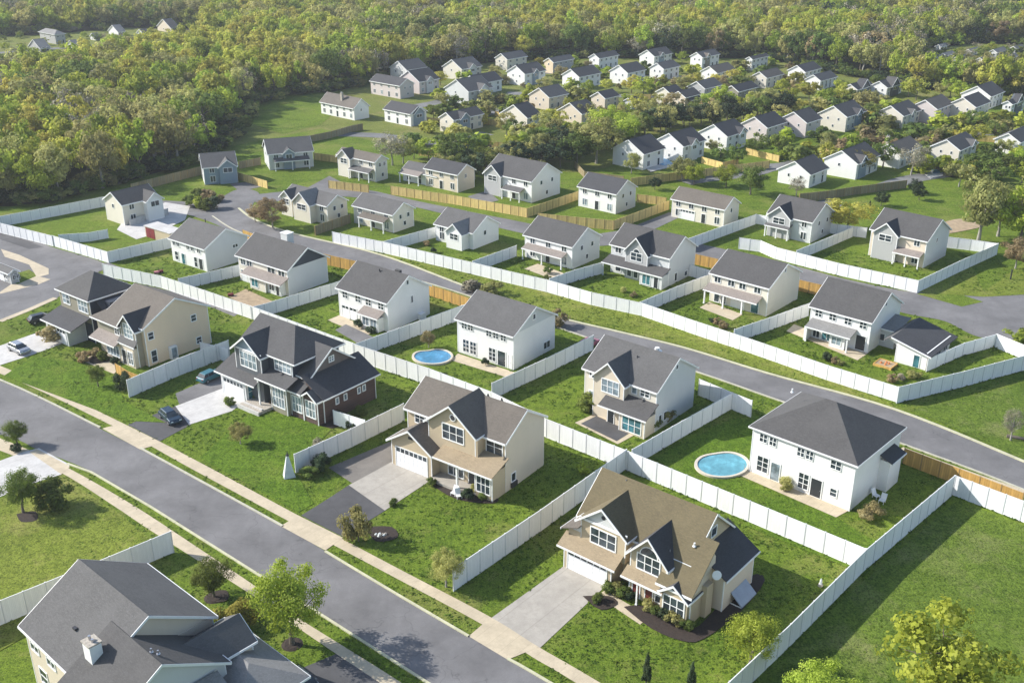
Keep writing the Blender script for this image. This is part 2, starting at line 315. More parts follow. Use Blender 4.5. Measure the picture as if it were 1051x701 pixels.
    def shed(s,x0,x1,y0,y1,zlo,zhi,side='f',m=None,t=.13,part=None):
        """single-slope roof; side = the low side (f,r,l,b)"""
        z={'f':(zlo,zlo,zhi,zhi),'b':(zhi,zhi,zlo,zlo),'r':(zhi,zlo,zlo,zhi),'l':(zlo,zhi,zhi,zlo)}[side]
        c=[(x0,y0),(x1,y0),(x1,y1),(x0,y1)]
        vs=[(c[i][0],c[i][1],z[i]) for i in range(4)]+[(c[i][0],c[i][1],z[i]+t) for i in range(4)]
        mb=MB() if part else s.rmb(m);mb.add(vs,[(3,2,1,0),(4,5,6,7),(0,1,5,4),(1,2,6,5),(2,3,7,6),(3,0,4,7)],m or s.rm)
        if part: mb.build(part,s.root)
        e=.08
        bx={'f':(x0-.03,x1+.03,y0-e,y0-.002),'b':(x0-.03,x1+.03,y1+.002,y1+e),'r':(x1+.002,x1+e,y0-.03,y1+.03),'l':(x0-e,x0-.002,y0-.03,y1+.03)}[side]
        s.T.box(*bx,zlo-.1,zlo+t-.02,s.tm)
    def mp(s,face,pos):
        return {'f':lambda a,z,o:(a,pos-o,z),'r':lambda a,z,o:(pos+o,a,z),'l':lambda a,z,o:(pos-o,a,z),'b':lambda a,z,o:(a,pos+o,z)}[face]
    def fbox(s,mb,face,pos,a0,a1,z0,z1,o0,o1,m):
        f=s.mp(face,pos);p=f(a0,z0,o0);q=f(a1,z1,o1)
        mb.box(min(p[0],q[0]),max(p[0],q[0]),min(p[1],q[1]),max(p[1],q[1]),min(p[2],q[2]),max(p[2],q[2]),m)
    def win(s,face,pos,a0,a1,z0,z1,nx=2,nz=2,fr=.13,glass='glass',frm=None,arch=0,simple=False,shut=None,mun=.05):
        frm=frm or s.tm;f=MB()
        B=lambda *k:s.fbox(f,face,pos,*k)
        if simple:
            f2=MB();s.fbox(f2,face,pos,a0,a1,z0,z1,-.04,.05,frm);
            s.fbox(f2,face,pos,a0+.1,a1-.1,z0+.1,z1-.1,.051,.06,glass)
            if nx>1: s.fbox(f2,face,pos,(a0+a1)/2-.06,(a0+a1)/2+.06,z0+.1,z1-.1,.061,.075,frm)
            f2.build('window',s.root);return
        B(a0-fr,a0,z0-fr,z1+fr,-.03,.07,frm);B(a1,a1+fr,z0-fr,z1+fr,-.03,.07,frm);B(a0,a1,z1,z1+fr,-.03,.07,frm);B(a0,a1,z0-fr,z0,-.03,.10,frm)
        for i in range(1,nx): x=a0+(a1-a0)*i/nx;B(x-mun,x+mun,z0,z1,-.03,.06,frm)
        for i in range(1,nz): z=z0+(z1-z0)*i/nz;B(a0,a1,z-mun*.7,z+mun*.7,-.03,.055,frm)
        if arch:
            am=(a0+a1)/2;rr=arch/2
            mp=s.mp(face,pos)
            N=10;outer=[(am+rr*math.cos(math.pi*i/N),z1+fr*.6+rr*math.sin(math.pi*i/N)) for i in range(N+1)]
            vs=[mp(a,z,.06) for a,z in outer]+[mp(a,z,-.03) for a,z in outer];n=len(outer)
            f.add(vs,[tuple(range(n)),tuple(range(n,2*n))[::-1]]+[(i,i+1,n+i+1,n+i) for i in range(n-1)],frm)
        w=f.build('window',s.root)
        g=MB();s.fbox(g,face,pos,a0,a1,z0,z1,-.02,.02,glass)
        if arch:
            inn=[(am+(rr-.12)*math.cos(math.pi*i/N),z1+fr*.8+(rr-.12)*math.sin(math.pi*i/N)) for i in range(N+1)]
            vs=[mp(a,z,.065) for a,z in inn]+[mp(a,z,.03) for a,z in inn]
            g.add(vs,[tuple(range(n)),tuple(range(n,2*n))[::-1]]+[(i,i+1,n+i+1,n+i) for i in range(n-1)],glass)
        g.build('pane',w)
        if shut:
            for q in ((a0-fr-.45,a0-fr-.03),(a1+fr+.03,a1+fr+.45)):
                t=MB();s.fbox(t,face,pos,q[0],q[1],z0,z1,-.02,.06,shut);t.build('shutter',s.root)
    def door(s,face,pos,a0,a1,z0,z1,m='door_dark'):
        f=MB()
        for k in ((a0-.12,a0,z0,z1+.12),(a1,a1+.12,z0,z1+.12),(a0,a1,z1,z1+.12)): s.fbox(f,face,pos,*k,-.03,.07,s.tm)
        f.build('door_frame',s.root)
        d=MB();s.fbox(d,face,pos,a0,a1,z0,z1,-.02,.03,m);
        s.fbox(d,face,pos,a0+.15,a1-.15,z0+.3,z0+1.0,.031,.045,m);s.fbox(d,face,pos,a0+.15,a1-.15,z0+1.2,z1-.2,.031,.045,m)
        o=d.build('door',s.root)
        h=MB();s.fbox(h,face,pos,a1-.14,a1-.08,z0+1.,z0+1.12,.046,.10,'metal');h.build('handle',o)
    def gdoor(s,face,pos,a0,a1,z1,n=1,fr=None):
        w=(a1-a0)/n
        for i in range(n):
            b0=a0+i*w+.12;b1=a0+(i+1)*w-.12
            f=MB()
            for k in ((b0-.12,b0,0.02,z1+.12),(b1,b1+.12,.02,z1+.12),(b0,b1,z1,z1+.12)): s.fbox(f,face,pos,*k,-.03,.07,fr or s.tm)
            f.build('door_frame',s.root)
            d=MB();s.fbox(d,face,pos,b0,b1,.02,z1,-.02,.02,'garage')
            nc=max(2,int((b1-b0)/.75));cw=(b1-b0)/nc
            for r in range(4):
                for c in range(nc):
                    x0=b0+c*cw+.08;x1=b0+(c+1)*cw-.08;za=.02+r*z1/4+.08;zb=.02+(r+1)*z1/4-.08
                    s.fbox(d,face,pos,x0,x1,za,zb,.021,.035,'glass' if r==3 else 'garage')
            d.build('garage_door',s.root)
    def pipe(s,x,y,z,h=.5,r=.06,m='metal'):
        b=MB();b.cyl((x,y,z),(x,y,z+h),r,r,m,8);b.cyl((x,y,z-.02),(x,y,z+.06),r*2.2,r*1.6,m,8);b.build('vent_pipe',s.root)
    def chimney(s,x0,x1,y0,y1,z0,z1,m='trim'):
        b=MB();b.box(x0,x1,y0,y1,z0,z1,m);b.box(x0-.08,x1+.08,y0-.08,y1+.08,z1+.002,z1+.14,'stone');c=b.build('chimney',s.root)
        q=MB();q.cyl(((x0+x1)/2-.25,(y0+y1)/2,z1+.14),((x0+x1)/2-.25,(y0+y1)/2,z1+.55),.13,.13,'metal',10);q.cyl(((x0+x1)/2+.25,(y0+y1)/2,z1+.14),((x0+x1)/2+.25,(y0+y1)/2,z1+.45),.13,.13,'metal',10);q.build('flue',c)
    def post(s,x,y,z1,r=.09,m=None,z0=0.):
        b=MB();b.box(x-r,x+r,y-r,y+r,z0,z1,m or s.tm);b.box(x-r-.04,x+r+.04,y-r-.04,y+r+.04,z0,z0+.2,m or s.tm);b.build('porch_post',s.root)
    def bay(s,x0,x1,y0,y1,z1,zr,m=None,wall=None):
        pass
    def done(s):
        for m,b in s.W.items(): b.build('wall',s.root)
        for m,b in s.Rf.items(): b.build('roof',s.root)
        s.T.build('trim',s.root)
        return s.root
# ============================================================ THE NEAR HOUSES
def N1():
    h=House((578.5,581),-40,'tan house with brown gabled roofs and dark red doors, nearest beyond the wide street',wall='sid_tan',roof='roof_brown',trim='trim')
    # main block, its front slope running down low on the right
    h.mass(.6,12.6,2.2,10.8,6.1);zr=h.gable(.6,14.6,2.2,10.8,6.1,'x',.86,ov=.35,rk=.35)
    g=h.wmb('sid_lgrey');g.box(12.61,14.6,4.4,10.79,0,6.1,'sid_lgrey')
    yc,hh=6.5,3.7
    g.ext([(2.4,6.1),(10.6,6.1),(6.5,6.1+4.1*.86)],14.0,14.58,'sid_lgrey','x')
    # low front roof (continues the main slope) over the right bay
    z=lambda y:6.1+(y-2.2)*.86
    h.rmb('roof_brown').ext([(-.45,z(-.45)-.02),(4.4,z(4.4)-.02),(4.4,z(4.4)+.135),(-.45,z(-.45)+.135)],12.2,16.55,'roof_brown','x')
    h.T.box(12.2,16.55,-.55,-.452,z(-.45)-.14,z(-.45)+.1,'trim')
    h.mass(12.6,16.2,0,4.6,3.5,cor=False);h.corners(12.6,16.2,0,4.6,0,3.4,((1,0),))
    g=h.wmb('sid_beige');g.ext([(0.02,3.5),(4.6,3.5),(4.6,6.2),(3.9,7.2),(0.02,3.9)],15.2,16.18,'sid_beige','x')
    # right rear wing, slope falling outward, its shade put into a dark shingle
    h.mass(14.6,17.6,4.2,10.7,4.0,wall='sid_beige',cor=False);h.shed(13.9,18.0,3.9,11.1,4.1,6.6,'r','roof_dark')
    w=h.wmb('sid_beige');w.ext([(14.6,4.0),(17.6,4.0),(14.6,5.9)],4.21,10.69,'sid_beige','y')
    h.corners(14.6,17.6,4.2,10.7,0,3.9,((1,0),(1,1)))
    h.W['sid_tan'].box(16.15,16.75,2.2,3.5,0,3.9,'sid_tan')
    # garage block with pent roof and the gable above
    h.mass(0,6.4,0,2.3,3.1);h.gdoor('f',0,.45,5.9,2.55)
    h.shed(-.5,7.2,-.65,1.05,2.95,3.95,'f','roof_metal')
    h.W['sid_tan'].box(1.5,7.4,1.0,2.6,3.1,6.6,'sid_tan')
    h.W['sid_tan'].ext([(1.5,6.6),(7.4,6.6),(4.45,8.95)],1.01,4,'sid_tan','y')
    h.wmb('sid_lgrey').ext([(2.0,6.85),(6.9,6.85),(4.45,8.8)],.96,1.2,'sid_lgrey','y')
    h.gable(1.5,7.4,1.0,6.0,6.6,'y',.8,ov=.5,rk=.45,ends=(1,0),m='roof_brown');h.T.box(1.3,7.6,.86,.99,6.5,6.8,'trim')
    h.corners(1.5,7.4,1.0,2.6,3.9,6.5,((0,0),(1,0)))
    h.win('f',1.0,2.9,6.1,4.15,6.0,3,2)
    v=MB();v.cyl((4.45,.93,7.75),(4.45,.99,7.75),.26,.26,'metal_dark',12);v.build('gable_vent',h.root)
    # small low roof left of the garage gable
    h.mass(-.1,1.5,.9,5.2,4.7,cor=False);h.shed(-.7,1.6,.3,5.4,4.6,5.5,'l','roof_taupe')
    h.wmb('sid_lgrey').ext([(-.1,4.7),(1.5,4.7),(1.5,5.35)],.91,5.1,'sid_lgrey','y')
    # entry gable
    h.mass(8.4,12.9,.5,2.5,5.7,cor=False);h.corners(8.4,12.9,.5,2.5,0,5.6,((0,0),(1,0)))
    h.W['sid_tan'].ext([(8.4,5.7),(12.9,5.7),(10.65,8.2)],.51,4,'sid_tan','y')
    h.gable(8.4,12.9,.5,7.0,5.7,'y',1.1,ov=.4,rk=.4,m='roof_dark',ends=(1,0))  # brown roof's shaded side put into the colour as near-black shingle
    h.win('f',.5,9.3,12.0,3.95,5.75,3,2,arch=2.3)
    h.shed(8.1,13.2,-.75,.48,2.95,3.65,'f','roof_metal')
    h.door('f',.5,8.9,9.75,.1,2.4,'door_red');h.door('f',.5,10.5,11.35,.1,2.4,'door_red');h.post(10.1,-.55,2.95,.08)
    h.win('f',.5,11.75,12.4,.8,2.4,1,2)
    # right bay gable
    h.W['sid_tan'].box(12.9,16.0,-.35,-.003,0,3.3,'sid_tan');h.W['sid_tan'].ext([(12.9,3.3),(16.0,3.3),(14.45,4.5)],-.34,1.5,'sid_tan','y')
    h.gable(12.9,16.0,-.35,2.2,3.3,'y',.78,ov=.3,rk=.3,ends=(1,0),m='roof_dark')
    h.win('f',-.35,13.25,15.65,.95,2.9,3,2)
    st=MB();st.box(12.9,16.0,-.45,-.352,0,.75,'stone');st.build('stone_base',h.root)
    # right side fittings
    h.win('r',14.6,6.2,7.2,7.0,8.0,1,1)
    b=MB();b.add([(17.62,6.0,1.5),(17.62,9.2,1.5),(19.0,9.2,.25),(19.0,6.0,.25),(17.62,6.0,1.35),(17.62,9.2,1.35),(19.0,9.2,.1),(19.0,6.0,.1)],[(0,1,2,3),(7,6,5,4),(0,3,7,4),(1,2,6,5),(2,3,7,6),(0,1,5,4)],'solar');b.box(17.62,18.9,6.0,6.06,0,.2,'trim');b.build('cellar_hatch',h.root)
    d=MB();d.cyl((16.9,3.6,4.3),(16.9,3.6,4.8),.05,.05,'metal');d.cyl((16.9,3.55,4.85),(17.15,3.3,5.0),.12,.5,'trim',14);d.build('satellite_dish',h.root)
    h.pipe(12.3,1.9,6.3,.4);h.pipe(14.1,8.6,8.0,.45);h.pipe(14.3,3.3,7.3,.4,.1,'trim');h.pipe(3.7,6.2,9.4,.4)
    return h.done()
def N2():
    h=House((403.5,476),-36,'big tan house with taupe roof, garage gable and broad centre gable over a porch',wall='sid_tan',roof='roof_taupe')
    h.mass(0.2,16.2,3.0,11.4,7.3);h.gable(.2,16.2,3.0,11.4,7.3,'x',.62,ov=.4,rk=.3)
    g=h.wmb('sid_beige');g.box(16.19,16.23,3.02,11.38,0,7.3,'sid_beige');g.ext([(3.05,7.3),(11.35,7.3),(7.2,7.3+4.15*.62)],15.9,16.22,'sid_beige','x')
    # garage
    h.mass(-.1,6.7,0,3.1,3.9);h.wmb().ext([(-.1,3.9),(6.7,3.9),(3.3,6.05)],.01,3.1,'sid_tan','y');h.gable(-.1,6.7,0,3.05,3.9,'y',.64,ov=.45,rk=.5,ends=(1,0))
    h.gdoor('f',0,.55,6.05,2.9);v=MB();v.box(2.9,3.6,-.05,.02,4.7,5.05,'metal_dark');v.build('gable_vent',h.root)
    # centre gable
    h.mass(5.0,12.6,1.6,3.1,7.6,cor=False);h.corners(5,12.6,1.6,3.1,0,7.5,((0,0),(1,0)))
    h.W['sid_tan'].ext([(5,7.6),(12.6,7.6),(8.8,10.6)],1.61,5,'sid_tan','y');h.gable(5,12.6,1.6,7.4,7.6,'y',.79,ov=.45,rk=.45,ends=(1,0),m='roof_taupe')
    h.win('f',1.6,7.4,10.7,5.7,7.75,3,2);v=MB();v.cyl((9.1,1.53,9.0),(9.1,1.6,9.0),.42,.42,'metal_dark',14);v.cyl((9.1,1.50,9.0),(9.1,1.52,9.0),.5,.5,'trim',14);v.cyl((9.1,1.47,9.0),(9.1,1.5,9.0),.36,.36,'metal_dark',14);v.build('gable_vent',h.root)
    h.win('f',3.0,1.6,3.9,5.5,6.9,3,2);h.win('f',3.0,13.3,15.7,5.0,7.0,2,2)
    # porch and bay
    h.shed(7.4,16.7,-.55,3.05,3.75,4.95,'f','roof_metal');h.mass(13.5,16.2,.2,3.0,3.8,cor=False);h.corners(13.5,16.2,.2,3,0,3.7,((0,0),(1,0)))
    h.win('f',.2,13.85,15.85,.9,3.2,3,2);h.win('f',1.6,8.2,10.6,.75,3.1,3,2);h.W['sid_tan'].box(5.0,12.9,1.62,3,0,7.3,'sid_tan')
    h.door('f',1.6,11.5,12.5,.45,2.7);h.post(11.0,-.2,3.75,.12)
    d=MB();d.box(6.8,13.3,-.6,1.55,0,.42,'concrete');d.build('porch_floor',h.root)
    h.win('r',16.24,4.2,5.0,1.0,2.1,1,1);b=MB();b.box(16.25,16.5,4.0,5.2,.2,.9,'metal_dark');b.build('meter_box',h.root)
    h.win('l',.2,5,6.4,5.2,6.6,2,2);h.pipe(10.5,5.4,8.6,.4);h.pipe(10.2,7.4,9.9,.35,.12,'metal_dark');h.pipe(11.8,8.2,9.5,.3,.1,'metal_dark')
    return h.done()
def N3():
    h=House((229,403),-38,'dark blue grey house with brick side wing, stepped dark roofs and white garage door',wall='sid_navy',roof='roof_charcoal')
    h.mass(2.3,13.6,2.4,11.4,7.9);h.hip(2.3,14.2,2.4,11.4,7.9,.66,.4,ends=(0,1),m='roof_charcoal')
    h.wmb('sid_navy').ext([(2.4,7.9),(11.4,7.9),(6.9,7.9+4.7*.66)],2.0,2.32,'sid_navy','x')
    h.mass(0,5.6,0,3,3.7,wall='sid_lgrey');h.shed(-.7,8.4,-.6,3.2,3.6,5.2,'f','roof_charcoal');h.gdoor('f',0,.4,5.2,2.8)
    h.win('r',5.6,.4,1.4,.5,2.7,1,2,glass='glass_teal')
    # front gable bay with big white windows
    h.mass(2.6,8.4,1.1,2.6,8.0,wall='sid_dkgrey',cor=False);h.corners(2.6,8.4,1.1,2.6,4.6,7.9,((0,0),(1,0)))
    h.wmb('sid_blue').ext([(2.6,8.0),(8.4,8.0),(5.5,10.2)],1.11,5,'sid_blue','y');h.gable(2.6,8.4,1.1,6.2,8.0,'y',.78,ov=.45,rk=.5,ends=(1,0));h.T.box(2.4,8.6,.98,1.09,7.9,8.15,'trim')
    h.win('f',1.1,3.8,7.3,5.35,7.6,4,2,glass='glass_pale');h.win('f',2.4,9.9,13.3,6.0,7.7,4,2,glass='glass_pale')
    # porch
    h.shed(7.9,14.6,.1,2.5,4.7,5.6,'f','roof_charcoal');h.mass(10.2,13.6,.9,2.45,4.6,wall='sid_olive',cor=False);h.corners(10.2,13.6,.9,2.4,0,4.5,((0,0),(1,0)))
    h.win('f',.9,10.7,13.1,1.0,4.0,4,2,glass='glass_pale');h.door('f',2.4,8.7,9.7,.4,2.8,'door_dark');h.post(8.3,.3,4.7,.1)
    # brick mass with a gable facing right and the long low slope beyond
    h.mass(13.6,16.0,3.4,12.0,6.0,'x',.68,wall='brick',cor=False);h.gable(12.2,16.0,3.4,12.0,6.0,'x',.72,ov=.4,rk=.35,ends=(0,1))
    h.mass(15.9,19.4,2.7,12.9,3.9,wall='brick');h.shed(15.6,20.0,2.2,13.4,3.9,6.3,'r','roof_dark');h.wmb('brick').ext([(15.9,3.9),(19.4,3.9),(15.9,6.1)],2.72,12.88,'brick','y')
    h.mass(13.7,19.3,1.6,2.9,4.0,wall='brick',cor=False);h.corners(13.7,19.3,1.6,2.8,0,3.9,((0,0),(1,0)))
    h.shed(13.3,16.4,1.1,3.6,4.1,5.3,'f','roof_charcoal');h.gable(16.4,19.3,1.6,4.2,4.0,'y',.7,ov=.35,rk=.4,ends=(1,0),m='roof_charcoal');h.wmb('brick').ext([(16.4,4.0),(19.3,4.0),(17.85,5.0)],1.61,3,'brick','y')
    h.win('f',1.6,14.1,15.9,1.0,3.3,3,2,glass='glass_pale');h.win('f',1.6,16.9,18.8,1.0,3.4,3,2,glass='glass_pale');h.T.box(16.3,16.48,1.48,1.6,0,4.0,'trim')
    for y in (5.0,6.6,9.3,10.3): h.win('r',19.4,y,y+.45,2.2,3.0,1,1,glass='glass_pale')
    h.win('r',16.0,7.3,8.1,7.0,7.7,2,2,glass='glass_pale')
    h.pipe(6.6,2.7,9.0,.3,.18,'trim');st=MB();st.box(5.7,10.2,-1.6,1.5,0,.5,'stone');st.box(5.5,10.4,-1.8,-1.6,0,.62,'concrete_light');st.box(5.9,10,-.9,-.6,.5,.66,'concrete_light');st.build('porch_terrace',h.root)
    return h.done()
def N4():
    h=House((112,361),-38,'warm beige house with tall plain side wall and a tan patio at its front',wall='sid_yel',roof='roof_taupe')
    h.mass(0,10.2,.6,12.6,6.7);h.gable(0,10.2,.6,12.6,6.7,'x',.52,ov=.4,rk=.3);h.wmb().ext([(.62,6.7),(12.58,6.7),(6.6,6.7+5.98*.52)],9.9,10.19,'sid_yel','x')
    h.mass(5.6,9.4,-.5,.7,6.6,wall='sid_olive',cor=False);h.corners(5.6,9.4,-.5,.6,0,6.5,((0,0),(1,0)))
    h.wmb('sid_olive').ext([(5.6,6.6),(9.4,6.6),(7.5,8.4)],-.49,2,'sid_olive','y');h.gable(5.6,9.4,-.5,6.5,6.6,'y',1.0,ov=.5,rk=.4,ends=(1,0),m='roof_dark')
    h.win('f',-.5,6.4,8.7,4.6,6.9,3,3,glass='glass_pale');h.shed(5.2,9.8,-1.3,-.5,3.6,4.5,'f','roof_mid')
    # lower left roof
    h.mass(-1.4,5.2,-.4,1.0,6.0,wall='sid_olive',cor=False);h.hip(-1.6,5.2,-.6,9.4,6.0,.42,.5,m='roof_taupe')
    h.shed(-1.2,5.8,-2.3,.2,3.1,4.3,'f','roof_pink');h.mass(1.4,9.3,-1.2,.65,3.3,wall='trim_tan',cor=False)
    h.win('f',-1.2,1.9,5.2,.8,2.7,4,1,glass='glass_pale');h.door('f',-1.2,6.1,7.1,.2,2.6,'door_dark');h.win('f',-1.2,7.7,8.9,.5,2.6,2,2,glass='glass_pale')
    h.win('f',-.4,3.6,4.8,4.3,5.6,2,2)
    for y,a,b,m in ((1.2,4.4,5.5,'glass'),(9.3,4.9,5.9,'glass'),(1.3,.5,2.4,'glass'),(9.8,.8,1.8,'glass')): h.win('r',10.2,y,y+.9,a,b,1,2,glass=m)
    d=MB();d.box(10.23,10.8,4.4,5.7,0,2.1,'trim');d.box(10.81,10.84,4.6,5.5,.2,1.9,'glass_pale');d.build('bulkhead',h.root)
    h.pipe(7.9,4.6,8.4,.5,.1,'metal_dark');h.pipe(8.5,5.3,8.8,.4,.08,'metal_dark')
    return h.done()
def N5():
    h=House((57,343),-38,'navy sided house with small white garage, beside the crossing street on the left',wall='sid_navy',roof='roof_grey')
    h.mass(0,9,2,10,7.6);h.hip(0,9,2,10,7.6,.66,.45,ends=(1,1),m='roof_grey');h.wmb('sid_olive').box(0,8.97,1.97,2.05,3.4,7.6,'sid_olive')
    h.mass(.3,6.6,-1.4,2,3.2,wall='sid_lgrey');h.shed(-.4,8.8,-1.9,2.1,3.2,4.5,'f','roof_dark');h.gdoor('f',-1.4,.7,6.2,2.6,2)
    h.win('f',1.97,1.0,3.0,5.5,7.1,2,2,glass='glass_pale');h.win('f',1.97,5.6,8.3,5.2,7.2,3,2,glass='glass_pale')
    h.mass(9,13.5,3.4,10,3.4,wall='sid_navy',cor=False);h.mass(9,11.5,4.2,9.6,7.2,wall='sid_navy',cor=False);h.shed(8.6,14.2,3.0,10.4,3.7,7.7,'r','roof_dark')
    h.win('f',3.4,9.7,11.4,.9,2.8,2,2,glass='glass_pale');h.door('f',3.4,12.0,12.9,.2,2.4,'door_dark');h.pipe(5,4,8.0,.4);h.pipe(6.2,4.6,8.4,.3,.12)
    return h.done()
def N0():
    w=G(17.7,639.6,7);a=R(-42)
    h=House(None,-42,'grey roofed house with chimney in the lower left corner',wall='sid_beige',roof='roof_grey',world=w)
    h.mass(.4,12.5,.4,12.8,6.9);h.gable(.4,12.4,.4,12.8,6.9,'x',.60,ov=.4,rk=.3,m='roof_mid')
    h.mass(11.0,17.6,-1.4,10.6,5.9,wall='sid_lgrey');h.gable(9.5,17.6,-1.4,10.6,5.9,'x',.60,ov=.4,rk=.35,ends=(0,1),gw='sid_lgrey',m='roof_grey');h.mass(12.2,16.6,10.0,14.2,5.0);h.gable(12.2,16.6,8.0,14.2,5.6,'y',.7,ov=.35,rk=.3,ends=(0,1),m='roof_mid')
    h.mass(18.2,22,3.2,15.0,3.3,wall='sid_lgrey');h.hip(13.0,22.0,9.0,15.6,3.4,.45,.5,m='roof_light');h.mass(13.4,21.8,9.3,15.3,3.3,wall='sid_lgrey',cor=False)
    h.shed(17.9,22.8,2.8,9.6,3.4,5.6,'r','roof_light')
    for x in (1.2,4.4,8.0,): h.win('f',.4,x,x+1.5,4.6,6.1,2,2)
    h.win('f',.4,2.0,3.4,1.2,2.8,1,2);h.door('f',.4,5.2,6.3,.3,2.6,'door_dark');h.win('f',.4,7.4,9.4,1,2.8,3,2)
    h.chimney(10.2,11.5,1.5,2.6,6.5,9.6)
    h.pipe(11.4,6.0,10.0,.35,.09);h.pipe(15.8,4.9,9.55,.35,.09);h.pipe(16.4,5.2,9.5,.35,.09);b=MB();b.box(6.3,6.8,2.4,2.7,8.35,8.55,'metal_dark');b.build('roof_vent',h.root)
    return h.done()
# ---------- houses given by near corner C, left run dL px, right run dR px and eave height px
def solve(C,dx,dy,tu,X,Y):
    lo,hi=0,60
    for _ in range(40):
        m=(lo+hi)/2
        if abs(P(X+dx*m,Y+dy*m,0)[0]-C[0])<tu: lo=m
        else: hi=m
    return lo
def box_spec(C,dL,dR,top,head):
    a=R(head);X,Y=G(*C);w=solve(C,-math.cos(a),-math.sin(a),dL,X,Y);d=solve(C,-math.sin(a),math.cos(a),dR,X,Y)
    return (X-w*math.cos(a),Y-w*math.sin(a)),w,d,hgt(C[0],C[1],top)
def row_windows(h,face,pos,items,z0,z1,**k):
    for a,b in items: h.win(face,pos,a,b,z0,z1,**k)
def W1():
    F,w,d,e=box_spec((871.6,524.7),103,54,477,-43);d=min(d,12.6)
    h=House(None,-43,'large white house with hipped dark grey roof beside the round pool',wall='sid_white',roof='roof_grey',world=F)
    h.mass(0,w,0,d,e);h.hip(0,w,0,d,e,.56,.4)
    for a,b in ((1.1,2.1),(2.5,3.4),(6.4,7.3),(7.6,8.5),(10.9,12.2)): h.win('f',0,a,b,e-1.6,e-.5,2,2,fr=.08)
    h.win('f',0,1.1,2.6,.7,2.8,2,3);h.door('f',0,3.1,4.3,.15,2.6,'glass_pale');h.win('f',0,7.0,8.3,.6,2.7,2,3);h.door('f',0,8.7,10.1,.15,2.6,'door_dark');h.win('f',0,11.3,12.1,1.2,2.2,1,2)
    h.mass(w,w+1.3,7.2,10.6,4.2,cor=False);h.shed(w-.05,w+1.7,6.9,10.9,4.2,4.9,'r','roof_dark')
    h.pipe(1.5,6.5,9.6,.5,.1,'trim')
    h.done()
def W2():
    F,w,d,e=box_spec((527,380),57,42,344,-38)
    h=House(None,-38,'bright white house with grey gable roof beside the kidney shaped pool',wall='sid_white',roof='roof_mid',world=F)
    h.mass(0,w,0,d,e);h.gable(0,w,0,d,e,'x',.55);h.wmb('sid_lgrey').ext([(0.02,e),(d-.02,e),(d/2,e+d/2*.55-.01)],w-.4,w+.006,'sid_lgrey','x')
    for a in (1.0,2.3,6.1,7.5,9.0): h.win('f',0,a,a+1.0,e-1.5,e-.5,2,2,fr=.07)
    h.win('f',0,1.2,2.4,.5,2.6,2,3);h.win('f',0,2.7,3.9,.5,2.6,2,3);h.win('f',0,6.6,7.9,.5,2.6,2,3);h.door('f',0,8.4,9.9,.1,2.6,'glass');h.door('f',0,10.5,11.1,.1,2.4,'trim')
    h.win('r',w,5.0,5.6,7.0,7.8,1,1);h.win('r',w,8.0,9.6,.8,1.9,2,1);h.pipe(4,6.2,8.4,.4)
    h.done()
def W3():
    F,w,d,e=box_spec((399,341),50,42,310,-38)
    h=House(None,-38,'white house with pale pink porch roof, fourth along the back fence, orange fence behind it',wall='sid_white',roof='roof_grey',world=F)
    h.mass(0,w,0,d,e);h.gable(0,w,0,d,e,'x',.62)
    for a in (1.1,4.3,6.8,9.8): h.win('f',0,a,a+1.2,e-1.7,e-.6,2,2,fr=.08)
    h.gdoor('f',0,.6,4.4,2.3,2,'trim');h.mass(6.6,10.8,-1.3,.05,2.5,cor=False);h.shed(6.3,11.2,-1.8,.1,2.6,3.5,'f','roof_pink')
    h.win('f',-1.3,7.1,8.6,.7,2.1,2,1,glass='glass_pale');h.win('f',-1.3,9.0,10.4,.5,2.2,2,1,glass='glass_pale');h.door('f',0,5.1,6.0,.1,2.2)
    h.win('r',w,5.8,6.2,3.6,4.8,1,1);h.win('r',w,4.8,5.3,e+1.7,e+2.4,1,1);b=MB();b.box(w+.02,w+.8,7.2,8.6,0,1.1,'trim');b.build('bulkhead',h.root);h.pipe(6,4.4,e+3,.35,.1,'metal_dark')
    b=MB();b.box(8.5,9.6,5.6,6.2,e+2.9,e+3.45,'roof_grey');b.build('roof_vent',h.root);h.done()
def W4():
    F,w,d,e=box_spec((297,304),50,40,277,-38)
    h=House(None,-38,'cream house with navy gable triangle and roof dormer, behind the dark brick house',wall='sid_lgrey',roof='roof_grey',world=F)
    h.mass(0,w,0,d,e,cor=True);h.wmb('sid_navy').ext([(0.02,e),(d-.02,e),(d/2,e+d/2*.62-.01)],w-.4,w+.01,'sid_navy','x');h.gable(0,w,0,d,e,'x',.62,rk=.5)
    h.wmb('sid_cream').box(.1,w-.1,-.03,.02,0,e-.05,'sid_cream')
    for a,b in ((.8,2.1),(2.6,4.0),(8.6,10.6),(11.6,13.3)): h.win('f',-.03,a,b,e-1.7,e-.5,2,1)
    h.shed(3.0,w+.3,-2.2,.0,2.6,3.5,'f','roof_pink');h.mass(5,9.4,-1.6,0,2.5,wall='sid_cream');h.win('f',-1.6,5.5,7.3,.6,2.1,2,1,glass='glass_teal');h.mass(9.6,13.2,-1.2,0,2.5,wall='sid_white');h.win('f',-1.2,10.1,11.4,.7,1.9,2,1);h.door('f',-1.2,12.0,12.8,.1,2.2)
    h.gdoor('f',-.03,.5,3.9,2.3,2);b=MB();b.box(7.0,8.8,5.0,6.6,e+2.2,e+4.4,'sid_lgrey');b.box(6.9,8.9,4.9,6.7,e+4.4,e+4.52,'trim');b.build('roof_hatch',h.root);h.done()
